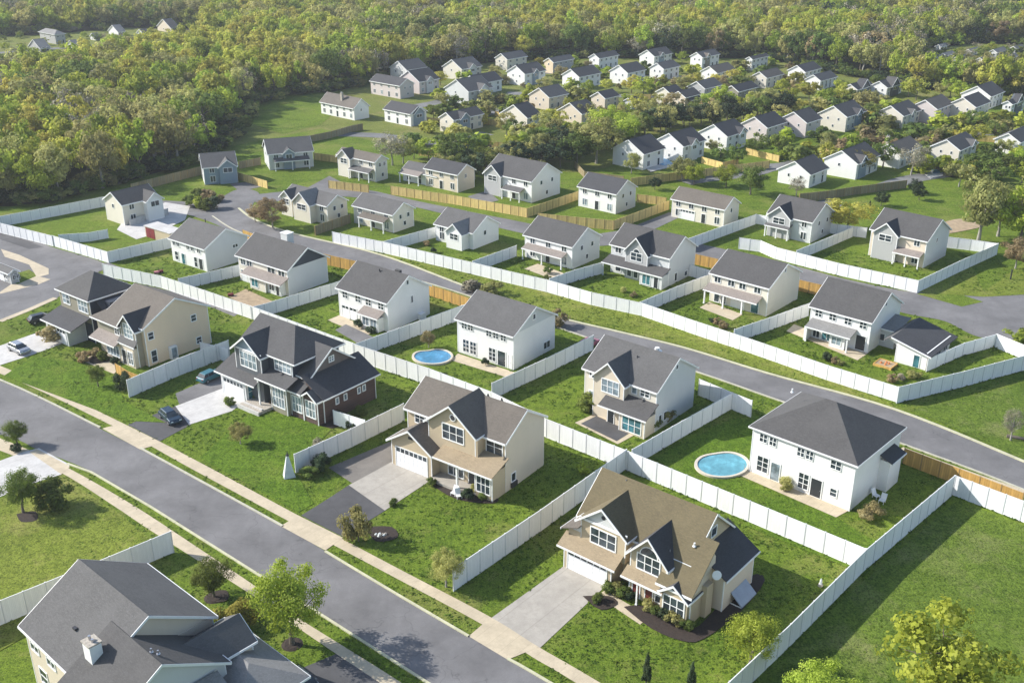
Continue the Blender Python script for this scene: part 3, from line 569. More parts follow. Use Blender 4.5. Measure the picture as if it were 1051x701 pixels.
def W5():
    F,w,d,e=box_spec((213,279),35,43,255,-38)
    h=House(None,-38,'white house with grey side wall and plain roof, beside the rear road bend',wall='sid_lgrey',roof='roof_mid',world=F)
    h.mass(0,w,0,d,e);h.gable(0,w,0,d,e,'x',.52);h.wmb('sid_white').box(.1,w-.1,-.03,.02,0,e-.05,'sid_white')
    for a in (.7,1.9,5.2,6.6,8.6): h.win('f',-.03,a,a+.9,e-1.4,e-.5,2,1)
    h.win('f',-.03,1.0,2.0,.5,2.2,1,2);h.door('f',-.03,3.2,4.2,.1,2.2,'glass_teal');h.win('f',-.03,7.3,8.2,.3,2.3,1,2);h.door('f',-.03,8.8,9.9,.1,2.3,'door_dark')
    h.win('r',w,6.6,7.8,3.2,3.8,2,1);h.pipe(5,5.2,e+2.6,1.0,.1,'metal_dark');h.done()
def W6():
    F,w,d,e=box_spec((890,362.6),61,30,330,-42)
    h=House(None,-42,'white house with plain grey gable roof, joined to a low dark roofed annex',wall='sid_white',roof='roof_grey',world=F)
    h.mass(0,w,0,d,e);h.gable(0,w,0,d,e,'x',.58)
    for a in (.9,3.4,6.1,8.7): h.win('f',0,a,a+1.1,e-1.6,e-.5,2,2,fr=.07)
    h.shed(.4,w-2.2,-2.4,.05,2.6,3.4,'f','roof_light')
    h.mass(4.6,7.2,-1.6,0,2.5);h.mass(.2,.5,-2.1,0,2.5,cor=False)
    h.win('f',0,.9,2.0,.3,2.3,2,1);h.win('f',0,2.5,4.2,.2,2.3,2,1,glass='glass_teal');h.door('f',0,8.4,10.0,.2,2.7,'door_dark');h.win('f',-1.6,5.0,6.6,.7,1.9,2,1,glass='glass_pale');h.post(.7,-2.2,2.6,.1);h.post(7.9,-2.2,2.6,.1)
    h.win('r',w,4.6,5.1,e+1.3,e+1.9,1,1);h.pipe(5,5.5,e+2.6,.5,.12);h.done()
def annex():
    h=House((914,370),-42,'low white garage with a broad dark roof, wedged into the white fence corner',wall='sid_white',roof='roof_dark',name='garage',cat='garage')
    h.mass(.6,5.6,0,9.5,2.9);h.mass(-1.6,.6,5.6,10.4,2.9,cor=False)
    h.rmb().ext([(-.2,4.1),(6.4,2.5),(6.4,2.66),(-.2,4.26)],-.6,10.4,'roof_dark','y');h.rmb('roof_mid').ext([(-1.4,3.3),(-.2,4.1),(-.2,4.26),(-1.4,3.46)],-.6,10.4,'roof_mid','y')  # left slope: sunlight put into the colour as a paler shingle
    h.wmb().ext([(.6,2.9),(5.6,2.65),(.6,3.9),(-.2,4.08),(-.9,3.6)],.02,9.4,'sid_white','y')
    h.T.ext([(-.2,4.05),(6.45,2.45),(6.45,2.66),(-.2,4.26)],-.72,-.602,'trim','y')
    h.win('r',5.6,1.0,2.2,1.0,2.1,2,2);h.door('f',0,3.6,4.5,.1,2.1,'glass_teal');h.win('r',5.6,4.2,5.6,1.0,2.1,2,1);h.win('r',5.6,7,8.4,1,2.1,2,1)
    h.mass(-6.6,-1.6,4.6,9.4,3.1,wall='sid_lgrey',cor=False);h.shed(-7,-1.3,4.2,9.8,3.1,3.9,'f','roof_light');h.win('f',4.6,-4.8,-3.3,1.0,2.1,2,1);h.done()
def W7():
    F,w,d,e=box_spec((786,325),58,32,295,-42)
    h=House(None,-42,'cream house with long grey roof and columned porch, inside the long white fence',wall='sid_cream',roof='roof_grey',world=F)
    h.mass(0,w,0,d,e);h.gable(0,w,0,d,e,'x',.5)
    for a in (.8,3.6,5.9,8.9): h.win('f',0,a,a+1.2,e-1.6,e-.6,2,1,fr=.09)
    h.shed(-.3,w-1.0,-2.0,.05,2.6,3.4,'f','roof_pink');h.win('f',0,1.0,2.0,.2,2.4,1,1);h.win('f',0,2.5,3.4,.2,2.4,1,1);h.gdoor('f',0,4.4,7.2,2.3);h.door('f',0,8.6,10.0,.1,2.3,'glass_teal')
    for x in (0,3.9,7.7): h.post(x,-1.8,2.6,.12)
    h.win('r',w,5.3,5.8,e+1.4,e+2.,1,1);h.done()
def N8():
    F,w,d,e=box_spec((682,296),59,30,266,-40)
    h=House(None,-40,'pale grey house with a sharp dark centre gable, along the long white fence',wall='sid_lgrey',roof='roof_grey',world=F)
    h.mass(0,w,1.2,d,e);h.gable(0,w,1.2,d,e,'x',.62)
    h.mass(4.0,9.0,.2,1.3,e-.1,wall='sid_grey',cor=False);h.corners(4,9,.2,1.3,2.9,e-.2,((0,0),(1,0)));h.wmb('sid_grey').ext([(4,e-.1),(9,e-.1),(6.5,e+2.7)],.21,3,'sid_grey','y');h.gable(4,9,.2,6,e-.1,'y',1.12,ov=.4,rk=.4,ends=(1,0),m='roof_dark')
    h.win('f',.2,5.3,7.7,e-1.9,e-.4,2,2,arch=1.6)
    h.shed(-.3,w+.3,-1.6,1.3,2.6,3.5,'f','roof_grey');h.mass(8.4,w,-1.2,1.2,2.6,cor=True)
    for a,b,g in ((1.2,2.4,'glass'),(4.6,5.5,'glass'),(6.1,7.0,'glass')): h.win('f',1.2 if a<4 else .2,a,b,.5,2.2,1,1,glass=g)
    h.win('f',-1.2,9.0,10.7,.4,2.2,2,1,glass='glass_teal');h.door('f',-1.2,11.6,12.5,.1,2.2);h.win('f',1.2,1.0,2.3,e-1.6,e-.5,2,1);h.win('r',w,3.4,4.2,.5,2.0,1,1);h.win('r',w,7,8,.5,1.4,1,1);h.post(0,-1.4,2.6,.1);h.done()
def H6():
    F=G(594,417);h=House((596,419),-40,'cream and grey house with front gable and dark paved patio before its porch',wall='sid_cream',roof='roof_mid')
    w,d,e=12.2,11.0,6.4
    h.mass(0,w,.8,d,e);h.gable(0,w,.8,d,e,'x',.62);g=h.wmb('sid_lgrey');g.box(w+.001,w+.03,.82,d-.02,0,e,'sid_lgrey');g.ext([(.85,e),(d-.05,e),((d+.8)/2,e+(d-.8)/2*.62-.02)],w-.4,w+.03,'sid_lgrey','x')
    h.mass(2.4,7.6,-.4,.9,e,wall='trim_tan',cor=False);h.corners(2.4,7.6,-.4,.8,0,e-.1,((0,0),(1,0)));h.wmb('sid_beige').ext([(2.4,e),(7.6,e),(5,e+2.6)],-.39,3,'sid_beige','y');h.gable(2.4,7.6,-.4,5.8,e,'y',.98,ov=.4,rk=.4,ends=(1,0),m='roof_mid')
    h.win('f',-.4,3.9,6.7,4.3,6.2,3,2,glass='glass_pale');h.shed(4.6,w+.4,-2.3,.85,2.9,4.3,'f','roof_grey');h.mass(8.0,w,-1.9,.8,2.9,wall='trim_tan',cor=True);h.mass(5.2,8.0,-1.0,.8,2.8,wall='trim_tan',cor=False)
    h.win('f',-1.9,8.6,11.6,.4,2.5,3,2,glass='glass_teal');h.door('f',-1.0,5.5,6.5,.1,2.2,'door_dark');h.win('f',.8,9.6,11,4.9,5.9,2,2);h.win('f',.8,8.2,8.9,4.9,5.8,1,1,glass='glass_pale');h.win('f',.8,.9,1.6,5.1,5.9,2,1);h.win('f',.8,.9,1.7,2.0,2.9,1,1,glass='glass_pale')
    h.win('r',w+.03,1.6,2.3,1.0,2.2,1,1);h.win('r',w+.03,2.9,3.6,1.0,2.2,1,1);h.win('r',w+.03,5.4,5.9,e+1.6,e+2.2,1,1)
    h.pipe(6.6,4.2,8.6,.3,.08,'metal_dark');h.pipe(8.4,6.4,9.4,.5,.35,'trim');h.done()
def simple(C,dL,dR,top,head,label,wall='sid_white',roof='roof_grey',ridge='x',p=.58,cross=None,wins=None,porch=None,cwall=None,rwall=None,fwall=None,cat='house',group=None,gdoor=None,dmax=13,chim=None,hip=False,side=1,detail=True,garage_wing=None,wmax=17):
    F,w,d,e=box_spec(C,dL,dR,top,head);w=min(w,wmax);d=min(d,dmax)
    # keep the near corner where it is
    a=R(head);X,Y=G(*C);F=(X-w*math.cos(a),Y-w*math.sin(a))
    h=House(None,head,label,wall=wall,roof=roof,world=F,cat=cat,group=group)
    sm=not detail
    h.mass(0,w,0,d,e,cor=detail)
    if hip: h.hip(0,w,0,d,e,p)
    else:
        h.gable(0,w,0,d,e,ridge,p,rk=.3 if detail else .25)
        gm=rwall or wall
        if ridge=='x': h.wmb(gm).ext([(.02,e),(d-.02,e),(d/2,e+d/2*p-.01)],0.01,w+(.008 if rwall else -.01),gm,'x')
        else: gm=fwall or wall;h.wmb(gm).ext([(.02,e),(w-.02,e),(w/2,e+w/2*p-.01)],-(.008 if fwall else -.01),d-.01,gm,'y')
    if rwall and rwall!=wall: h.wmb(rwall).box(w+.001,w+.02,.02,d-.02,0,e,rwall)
    if fwall and fwall!=wall: h.wmb(fwall).box(.02,w-.02,-.02,-.001,0,e,fwall)
    if cross:   # (face, centre fraction, width, projection, material roof, wall)
        for (face,cf,cw,pr,cm,cwl) in cross:
            if face=='f':
                x0=cf*w-cw/2;x1=x0+cw;pp=.85;h.mass(x0,x1,-pr,.3,e-.1,wall=cwl or wall,cor=False)
                if detail: h.corners(x0,x1,-pr,.3,0,e-.2,((0,0),(1,0)))
                h.wmb(cwl).ext([(x0,e-.1),(x1,e-.1),((x0+x1)/2,e-.1+cw/2*pp)],-pr+.01,2,cwl or wall,'y');h.gable(x0,x1,-pr,min(d*.5,5),e-.1,'y',pp,ov=.35,rk=.35,ends=(1,0),m=cm);h.win('f',-pr,x0+cw*.25,x1-cw*.25,e-1.7,e-.5,2,2,simple=sm)
            else:
                y0=cf*d-cw/2;y1=y0+cw;pp=.8;h.mass(w-.3,w+pr,y0,y1,e-.1,wall=cwl or wall,cor=False)
                h.wmb(cwl).ext([(y0,e-.1),(y1,e-.1),((y0+y1)/2,e-.1+cw/2*pp)],w-2,w+pr-.01,cwl or wall,'x');h.gable(w-min(w*.5,5),w+pr,y0,y1,e-.1,'x',pp,ov=.3,rk=.3,ends=(0,1),m=cm);h.win('r',w+pr,y0+cw*.25,y1-cw*.25,e-1.6,e-.5,2,1,simple=sm)
    if porch:
        face,f0,f1,pm=porch
        if face=='f': h.shed(f0*w,f1*w,-1.9,.05,2.4,3.1,'f',pm);h.post(f0*w+.2,-1.7,2.4,.1);h.post(f1*w-.2,-1.7,2.4,.1);h.post((f0+f1)/2*w,-1.7,2.4,.1)
        else: h.shed(w-.05,w+1.9,f0*d,f1*d,2.4,3.1,'r',pm);h.post(w+1.7,f0*d+.2,2.4,.1);h.post(w+1.7,f1*d-.2,2.4,.1);h.post(w+1.7,(f0+f1)/2*d,2.4,.1)
    rng=random.Random(hash(label)%1000 if False else sum(map(ord,label)))
    long='f' if ridge=='x' else 'r';L=w if long=='f' else d
    n=max(2,int(L/3.2))
    for i in range(n):
        a0=L*(i+.5)/n-.55
        skip=cross and any(cx[0]==long and abs(cx[1]*L-(a0+.55))<cx[2]/2+.4 for cx in cross)
        if not skip:
            h.win(long,0 if long=='f' else w,a0,a0+1.1,e-1.55,e-.5,2,1,simple=sm,fr=.09,shut=None)
        if gdoor and abs(gdoor*L-(a0+.55))<2.2: continue
        if not skip:
            if i==n//2: h.door(long,0 if long=='f' else w,a0,a0+1.,.1,2.15,'door_dark') if detail else h.win(long,0 if long=='f' else w,a0,a0+1.,.1,2.1,1,1,simple=True)
            else: h.win(long,0 if long=='f' else w,a0,a0+1.2,.6,2.1,2,1,simple=sm,fr=.09,glass='glass' if rng.random()<.7 else 'glass_pale')
    if gdoor: h.gdoor(long,(0 if long=='f' else w),gdoor*L-2.1,gdoor*L+2.1,2.2)
    # gable end: one small window, sometimes two
    o='r' if long=='f' else 'f';Lo=d if o=='r' else w
    for (q,z) in ((.3,e-1.6),(.68,e-1.6),(.5,1.0)) if rng.random()<.6 else ((.42,e-1.5),):
        h.win(o,w+(.02 if rwall and rwall!=wall else 0) if o=='r' else (-.02 if fwall and fwall!=wall else 0),Lo*q,Lo*q+.7,z,z+.9,1,1,simple=sm,fr=.07)
    zr=e+(d if ridge=='x' else w)/2*p
    if chim: h.chimney(w*chim[0]-.4,w*chim[0]+.4,d*chim[1]-.35,d*chim[1]+.35,e,zr+1.0,'stone')
    if detail: h.pipe(w*.4,d*.62,e+(d*.38 if ridge=='x' else w*.3)*p,.4);
    h.done();return h
# ============================================================ GROUND AND PAVING
def ground():
    mb=MB();mb.add([(-4000,-600,0),(4000,-600,0),(4000,6000,0),(-4000,6000,0)],[(0,1,2,3)],'grass');o=mb.build('ground');o['kind']='structure'
ground()
sheet('far_ground',[(-60,118),(120,118),(240,150),(330,132),(480,170),(600,178),(700,150),(800,128),(1110,100),(1110,40),(830,38),(500,38),(300,60),(-60,60)],.006,'far_grass')
FLOOR=[(-700,128),(-420,150),(-60,212),(30,212),(110,192),(195,168),(230,142),(246,112),(300,98),(340,95),(400,80),(450,72),(520,62),(620,60),(780,60),(855,74),(940,92),(1060,100),(1300,108)]
fl=[G(*p) for p in FLOOR];sheet('forest_floor',fl+[(1500,1500),(0,2200),(-1500,1500)],.012,'forest_floor',px=False)
road=smoothline([(-260,330),(-120,352),(0,391),(103,440),(252,518),(306,549),(404,607),(545,690),(760,815),(980,943)]);roadL=smoothline([(-300,400),(-130,420),(0,446),(40,462),(94,484),(154,519),(270,592),(436,698),(600,800),(790,918)])
def band(name,a,b,z,m): return sheet(name,a+b[::-1],z,m)
band('road',road,roadL,.02,'asphalt')
strip('kerb',smoothline([(-120,351),(0,390),(103,439)]),.28,0,.13,'kerb_plain');strip('kerb',smoothline([(144,460),(252,519),(290,540)]),.28,0,.13,'kerb_plain')
strip('kerb',smoothline([(334,566),(404,608),(481,653)]),.28,0,.13,'kerb');strip('kerb',smoothline([(521,676),(565,701),(760,817),(980,945)]),.28,0,.13,'kerb')
strip('kerb',[(69,476),(94,485),(154,520),(270,593),(436,699),(600,801),(790,919)],.28,0,.13,'kerb');strip('kerb',[(-130,421),(0,445)],.28,0,.13,'kerb_plain')
walkU=smoothline([(-120,340),(0,375.5),(125,434),(200,472),(306,529),(404,581),(503,633),(553,664),(615,700),(800,812),(1010,940)]);walkD=smoothline([(-120,346),(0,383.5),(121,440),(198,482),(304,539),(402,591),(497,642),(546,674),(590,700),(770,812),(985,942)])
band('sidewalk',walkU,walkD,.035,'walk')
wl=smoothline([(-60,440),(20,470),(64,486),(118,520),(157,546),(270,618),(304,643),(388,700),(520,790),(700,908)]);wu=smoothline([(-40,434),(30,462),(75,483),(139,520),(200,560),(270,607),(306,634),(411,700),(545,790),(730,908)])
band('sidewalk',wu,wl,.035,'walk')
for n,p in enumerate([[(105,440),(123,435),(167,455),(144,461.5)],[(288,540),(306,529),(352,552),(334,565)],[(481,653),(503,634),(553,664),(521,677)],[(38,461),(30,464),(63,487),(72,479)]]): sheet('driveway_apron',p,.045,'walk')
sheet('driveway',[(580,580),(622,601),(553,666),(503,635)],.03,'concrete');sheet('driveway',[(402,474),(445,491),(395,524),(358,498)],.032,'concrete');sheet('driveway',[(358,498),(397,523),(352,551),(309,529),(324,520)],.026,'asphalt_dark')
sheet('driveway',[(337,480),(401,453),(404,474),(363,497)],.024,'asphalt_warm');sheet('driveway',[(180,417),(194,436),(238,422),(262,404),(228,399)],.032,'concrete_light');sheet('driveway',[(131,436),(180,417),(196,436),(164,453)],.027,'asphalt_dark')
sheet('driveway',[(180,404),(226,384),(230,400),(184,415)],.024,'asphalt');sheet('driveway',[(-30,359),(0,355),(40,341),(58,333),(85,345),(34,364),(0,375),(-30,384)],.03,'concrete_light')
sheet('driveway',[(24,464),(40,460),(72,477),(63,487),(34,496),(0,510),(-60,530),(-60,490),(0,473)],.03,'concrete_light');sheet('driveway',[(297,691),(345,671),(392,702),(430,730),(300,730)],.03,'asphalt_dark')
sheet('path',[(612,611),(621,606),(667,633),(657,641)],.03,'walk');sheet('patio',[(83,370),(99,363),(124,376),(117,384)],.03,'walk');sheet('patio',[(590,434),(612,424),(656,444),(634,456)],.03,'walk');sheet('patio',[(596,435),(612,427),(649,443),(633,453)],.04,'asphalt_dark')
sheet('patio',[(757,487),(770,478),(873,523),(858,531)],.03,'walk');sheet('patio',[(463,370),(470,363),(530,383),(522,388)],.03,'walk');sheet('patio',[(336,329),(350,323),(382,341),(376,345)],.03,'walk');sheet('patio',[(344,339),(355,333),(383,346),(366,352)],.035,'asphalt')
sheet('patio',[(235,305),(252,297),(285,312),(262,320)],.03,'dirt');sheet('patio',[(807,340),(815,333),(892,362),(880,370)],.03,'walk');sheet('patio',[(718,316),(728,310),(762,323),(752,329)],.03,'walk');sheet('patio',[(538,276),(552,271),(588,284),(570,288)],.03,'walk')
# second street, rear lanes and the crossing street on the left
r2u=smoothline([(245,214),(262,226),(301,240),(391,262),(483,296),(566,324),(640,342),(705,358),(790,384),(920,421),(1051,474),(1180,530)]);r2d=smoothline([(218,222),(240,236),(270,246),(327,261),(414,284),(481,304),(571,336),(640,359),(718,383),(790,408),(932,458),(1051,503),(1180,560)])
band('road',r2u,r2d,.02,'asphalt');strip('kerb',r2u,.5,0,.12,'kerb');strip('kerb',r2d,.3,0,.12,'kerb_plain')
strip('kerb',smoothline([(925,461),(985,483),(1051,506)]),1.0,0,.14,'walk')
sheet('road',smoothline([(165,206),(200,207),(225,203),(240,196),(252,194),(266,199),(259,212),(262,226),(270,243),(240,238),(210,226),(170,214)]),.018,'asphalt')
r3u=smoothline([(262,200),(300,196),(350,193),(382,196),(430,207),(520,225),(600,240),(650,237),(725,252),(800,269),(870,287),(940,300),(960,290),(1012,300),(1060,300)]);r3d=smoothline([(262,208),(300,206),(350,202),(400,208),(440,216),(520,236),(600,252),(650,252),(725,268),(800,288),(870,306),(930,322),(970,330),(1005,346),(1060,352)])
band('road',r3u,r3d,.016,'asphalt')
sheet('road',[(636,238),(687,218),(700,222),(650,246)],.014,'asphalt');sheet('verge',[(941,302),(969,297),(1009,310),(987,315)],.03,'grass')
sheet('road',smoothline([(-120,236),(0,238),(54,254),(108,271),(96,282),(77,292),(60,305),(30,318),(0,330),(-60,352),(-140,370),(-140,240)]),.018,'asphalt');sheet('road',[(105,270),(112,270),(245,322),(240,325)],.014,'asphalt');strip('path',[(0,330),(30,318),(57,306)],1.2,0,.03,'walk')
sheet('driveway',[(0,300),(28,281),(52,287),(40,292),(0,302)],.03,'walk');sheet('lawn',[(0,286),(30,277),(39,283),(18,292)],.036,'grass')
sheet('patio',[(1,256),(20,262),(50,276),(50,282),(38,285),(30,272),(5,264)],.04,'walk')
sheet('driveway',[(120,236),(130,222),(170,208),(195,212),(190,226),(160,240),(140,246)],.022,'concrete_light');sheet('road',[(0,236),(0,246),(30,256),(45,254)],.024,'asphalt_dark')
for p in ([(310,196),(338,181),(352,188),(330,198)],[(355,189),(380,196),(372,204),(340,200)],[(236,189),(262,186),(268,192),(246,197)],[(480,202),(500,196),(512,206),(495,210)]): sheet('driveway',p,.024,'asphalt')
# far lanes
for L,w in (([(350,138),(395,140),(430,147),(470,143),(500,137)],6),([(700,187),(723,183),(767,178),(790,172),(830,170)],7),([(455,128),(490,119),(540,108),(575,100)],6),([(520,96),(600,98),(700,100),(770,103)],6),([(800,172),(850,160),(905,150),(960,142),(1051,133)],6),([(840,212),(880,202),(931,185),(975,178)],6),([(412,112),(450,105),(460,100)],6),([(560,75),(640,78),(720,80),(800,86)],5),([(512,150),(540,146),(565,141)],5),([(905,118),(960,128),(1020,130),(1060,128)],5)):
    strip('road',smoothline(L),w,0,.022,'asphalt_far')
for p in ([(240,95),(330,78),(350,110),(330,128),(290,138),(235,120)],[(850,205),(900,195),(990,190),(1000,230),(950,238),(890,222)],[(985,250),(1060,225),(1060,262),(1010,300)],[(0,214),(40,224),(100,205),(120,196)]): sheet('lawn',p,.03,'grass')
sheet('lawn',[(752,712),(982,514),(1051,540),(1200,590),(1100,760),(800,760)],.028,'grass_field');sheet('lawn',[(-60,540),(0,512),(34,498),(62,489),(116,522),(174,569),(0,668),(-60,690)],.027,'grass_yellow')
sheet('lawn',[(937,421),(1051,394),(1120,380),(1180,520),(1051,472)],.028,'grass_field');sheet('verge',[(400,260),(483,281),(566,302),(660,325),(780,364),(915,414),(918,419),(790,382),(705,356),(640,340),(566,322),(483,294),(400,264)],.027,'grass_yellow')
sheet('lawn',[(205,470),(262,420),(300,428),(340,441),(302,482),(322,517),(306,526)],.027,'grass_lush');sheet('lawn',[(672,470),(750,430),(800,432),(770,476),(757,490),(860,532),(905,560),(889,590),(770,542)],.027,'grass_lush')
sheet('lawn',[(940,300),(1000,262),(1050,268),(1200,280),(1100,300),(1010,305)],.026,'grass_yellow');sheet('lawn',[(4,386),(34,366),(80,372),(118,390),(128,412),(170,434),(128,432)],.027,'grass_lush')
sheet('clearing',[(-60,82),(20,84),(80,78),(110,62),(220,56),(215,32),(130,29),(30,37),(-40,39)],.03,'far_grass');sheet('clearing',[(935,82),(1000,86),(1070,88),(1070,48),(1000,45),(940,52)],.03,'far_grass')
strip('road',[(-60,60),(30,52),(100,47),(200,44)],6,0,.036,'asphalt_far');strip('road',[(930,62),(1000,64),(1070,62)],6,0,.036,'asphalt_far');sheet('dirt_patch',[(0,66),(40,62),(60,66),(20,74)],.038,'dirt')
# plant beds
for p in ([(640,623),(662,622),(690,640),(712,645),(730,630),(768,592),(785,596),(760,628),(722,656),(700,658),(668,645)],[(263,405),(290,409),(345,430),(340,440),(300,427),(262,415)],[(598,612),(625,612),(634,620),(616,626)],[(375,541),(402,541),(408,552),(386,556)],[(446,495),(480,503),(510,511),(505,517),(470,513),(446,500)],[(215,608),(232,606),(234,616),(219,618)],[(17,528),(36,525),(38,534),(22,536)],[(90,368),(116,360),(120,368),(96,374)]): sheet('flower_bed',smoothline(p+[p[0]],3),.05,'mulch')
sheet('dirt_patch',smoothline([(955,233),(985,225),(1010,232),(975,240)]),.04,'dirt');sheet('dirt_patch',smoothline([(860,118),(930,108),(1000,125),(940,130)]),.035,'dirt')
# ============================================================ FENCES (points on the top edge, in plan from the photo, then real posts and panels)
FN=0
def fence(pts,h,label,mat='vinyl',post=None,cat='fence',name='fence',grp=None,base=False,step=2.3):
    if post is None: post='vinyl_post' if mat=='vinyl' else 'wood_post'
    W=[Vector(G(u,v,0 if base else h)) for u,v in pts]
    root=empty(name,(W[0].x,W[0].y,0),0,label,cat,grp)
    posts=[];cache={}
    def mkpost(p,ang):
        if 'post' not in cache:
            b=MB();b.box(-.06,.06,-.06,.06,0,h+.01,post);b.box(-.075,.075,-.075,.075,h+.012,h+.04,'trim' if mat=='vinyl' else post)
            cache['post']=b.build('post',root,(p.x-W[0].x,p.y-W[0].y,0),ang)
        else:
            o=cache['post'].copy();COL.objects.link(o);o.parent=root;o.location=(p.x-W[0].x,p.y-W[0].y,0);o.rotation_euler=(0,0,ang)
    for i in range(len(W)-1):
        a,b=W[i],W[i+1];L=(b-a).length
        if L<.3: continue
        n=max(1,round(L/step));ang=math.atan2(b.y-a.y,b.x-a.x);pl=L/n
        m=MB();e=.075
        m.box(e,pl-e,-.025,.025,.08,h-.10,mat);m.box(e,pl-e,-.045,.045,h-.10,h,'trim' if mat=='vinyl' else mat);m.box(e,pl-e,-.045,.045,.03,.14,'trim' if mat=='vinyl' else mat)
        first=None
        for k in range(n):
            p=a+(b-a)*(k/n)
            if k==0: first=m.build('panel',root,(p.x-W[0].x,p.y-W[0].y,0),ang)
            else:
                o=first.copy();COL.objects.link(o);o.parent=root;o.location=(p.x-W[0].x,p.y-W[0].y,0)
            mkpost(p,ang)
    mkpost(W[-1],ang)
    return root
V='white vinyl '
fence([(465,583),(555,523),(643,461)],3.0,V+'fence between the two tan houses, ending near the sidewalk beside a shrub')
fence([(363,353),(440,378),(504,402),(561,430),(645,463),(770,514),(889,563)],2.9,V+'back fence running from the dark brick house down past the round pool')
fence([(735,712),(812,640),(889,564),(980,488)],3.0,V+'fence with a deep shadow, crossing the large lawn in the lower right corner')
fence([(981,488),(1051,514),(1120,540)],2.8,V+'fence at the right edge, just below the second street')
fence([(649,461),(700,432),(752,403)],2.7,V+'fence between the cream house with dark patio and the round pool')
fence([(718,389),(752,403),(772,411)],2.7,V+'short fence behind the cream grey house, at the second street kerb')
fence([(505,393),(560,368),(609,344)],2.7,V+'fence to the right of the bright white house with the kidney pool')
fence([(364,353),(420,333),(484,310)],2.6,V+'fence between the white house with pink porch roof and the kidney pool')
fence([(105,271),(164,283),(210,298),(257,314),(315,335),(362,352)],2.5,V+'back fence passing behind the navy house and the dark brick house roofs')
fence([(258,315),(271,312),(350,288)],2.4,V+'fence right of the cream house with the navy gable triangle')
fence([(183,286),(215,279),(249,271)],2.3,V+'fence right of the white house by the rear road bend')
fence([(54,242),(110,258.5),(177,243)],2.4,V+'fence folding round the small lawn in front of the white courtyard')
fence([(60,241),(90,239),(110,235.5)],2.0,V+'low fence between the two small lawns at far left')
fence([(-60,213),(0,229),(53,242)],2.4,V+'fence along the crossing street at the left edge')
fence([(-60,240),(0,222),(60,211),(112,201)],2.4,V+'fence along the foot of the wood at the far left')
fence([(341,238),(392,248),(483,269),(525,279),(561,287),(607,300),(659,311),(715,330),(772,348.5),(850,375),(922,397)],2.5,V+'long fence following the grass verge of the second street')
fence([(923,397),(990,381),(1051,365),(1090,356)],2.7,V+'fence from the long fence corner to the right edge above a shadow')
fence([(393,248),(447,233)],2.4,V+'fence between the two cream houses at the upper bend of the second street')
fence([(485,268),(530,252)],2.4,V+'fence right of the house with the folded light roof')
fence([(564,286),(590,277),(619,269)],2.4,V+'fence left of the pale grey house with the sharp dark gable')
fence([(657,310),(695,294),(735,279)],2.5,V+'fence right of the pale grey house with the sharp dark gable')
fence([(706,271),(734,279)],2.4,V+'short fence behind the pale grey house, beside the orange panel')
fence([(754,338),(790,326),(831,311)],2.5,V+'fence between the long cream house and the white house with the annex')
fence([(953,368),(990,352),(1023,343)],2.3,V+'fence hugging the dark roofed annex')
fence([(1024,343),(1051,354),(1080,366)],2.4,V+'short fence behind the annex at the right edge')
fence([(759,244),(781,247),(797,254),(860,270),(943,288),(985,268),(1025,250)],2.5,V+'fence wrapping the front yards of the two dark gabled houses at right')
fence([(1024,250),(997,246),(971,243)],2.4,V+'rear fence behind the upper right house, beside the trees')
fence([(818,257),(850,244),(876,233)],2.3,V+'fence between the two dark gabled houses at upper right')
fence([(850,229),(890,234)],2.3,V+'rear fence behind the round yellow tree')
fence([(701,247),(740,233),(776,220)],2.4,V+'fence right of the house with two dark roof slots')
fence([(776,220),(810,226)],2.2,V+'short rear fence joining the house with two dark roof slots')
fence([(130,390),(182,368),(234,349)],2.9,V+'fence between the beige house and the side drive with the blue car')
fence([(205,351),(234,358)],2.4,V+'short fence behind the beige house wall')
fence([(342,421),(374,431)],2.3,V+'short fence at the corner of the brick wing')
fence([(302,466),(360,440),(414,414)],2.8,V+'fence between brick house and big tan house, ending at the white obelisk')
fence([(-60,641),(0,616),(90,580),(175,545)],2.9,V+'fence above the grey chimney house in the lower left corner')
Y='yellow wooden '
fence([(401,191),(467,201),(541,214),(580,201),(594,196)],2.2,Y+'fence round the two cream houses in the upper row','cedar')
fence([(337,185.5),(378,190)],2.0,Y+'fence in front of the house with the blue awning lawn','cedar')
fence([(552,219),(592,223),(630,226.5),(687,206)],2.2,Y+'fence round the small white house in the upper middle','cedar')
fence([(654,199.5),(684,203)],2.0,Y+'fence behind the small white house in the upper middle','cedar')
fence([(590,165.5),(600,176),(640,181)],1.8,'weathered board fence below the evergreen belt, left of the blue awning house','old_wood')
fence([(648,183),(703,176),(790,165)],2.1,Y+'fence below the row of white gables with the turquoise pool cover','cedar')
fence([(821,199),(850,196),(876,192),(931,185)],2.1,'dark board fence curving past the white houses in the upper right','old_wood')
fence([(323,232),(341,226),(359,220)],2.1,'brown board fence between the two upper bend houses','old_wood')
fence([(329,260),(369,269)],2.2,'orange board fence behind the house with the navy gable triangle','orange_wood')
fence([(249,236),(270,244)],2.2,'short orange board fence beside the upper road bend','orange_wood')
fence([(427,288),(455,297),(481,306)],2.2,'orange board fence behind the house with the pink porch roof','orange_wood')
fence([(710,260),(737,266)],2.2,'orange board fence right of the sharp dark gable','orange_wood')
fence([(819.5,287),(854,295)],2.2,'orange board fence between the long cream house and the annex house','orange_wood')
fence([(929,460),(985,481),(1051,506)],2.3,'orange board fence with pale top rail below the second street, behind the hipped white house','orange_wood')
fence([(134,189),(170,180),(206,171)],2.2,'grey brown board fence at the foot of the wood, left of the blue house','old_wood')
fence([(244,177),(274,186)],2.0,Y+'fence between the blue house and the long roofed house','cedar')
fence([(245,166),(267,162)],2.0,'grey brown board fence behind the blue house','old_wood')
fence([(322,157),(346,160)],2.0,Y+'fence between the long roofed house and its right neighbour','cedar')
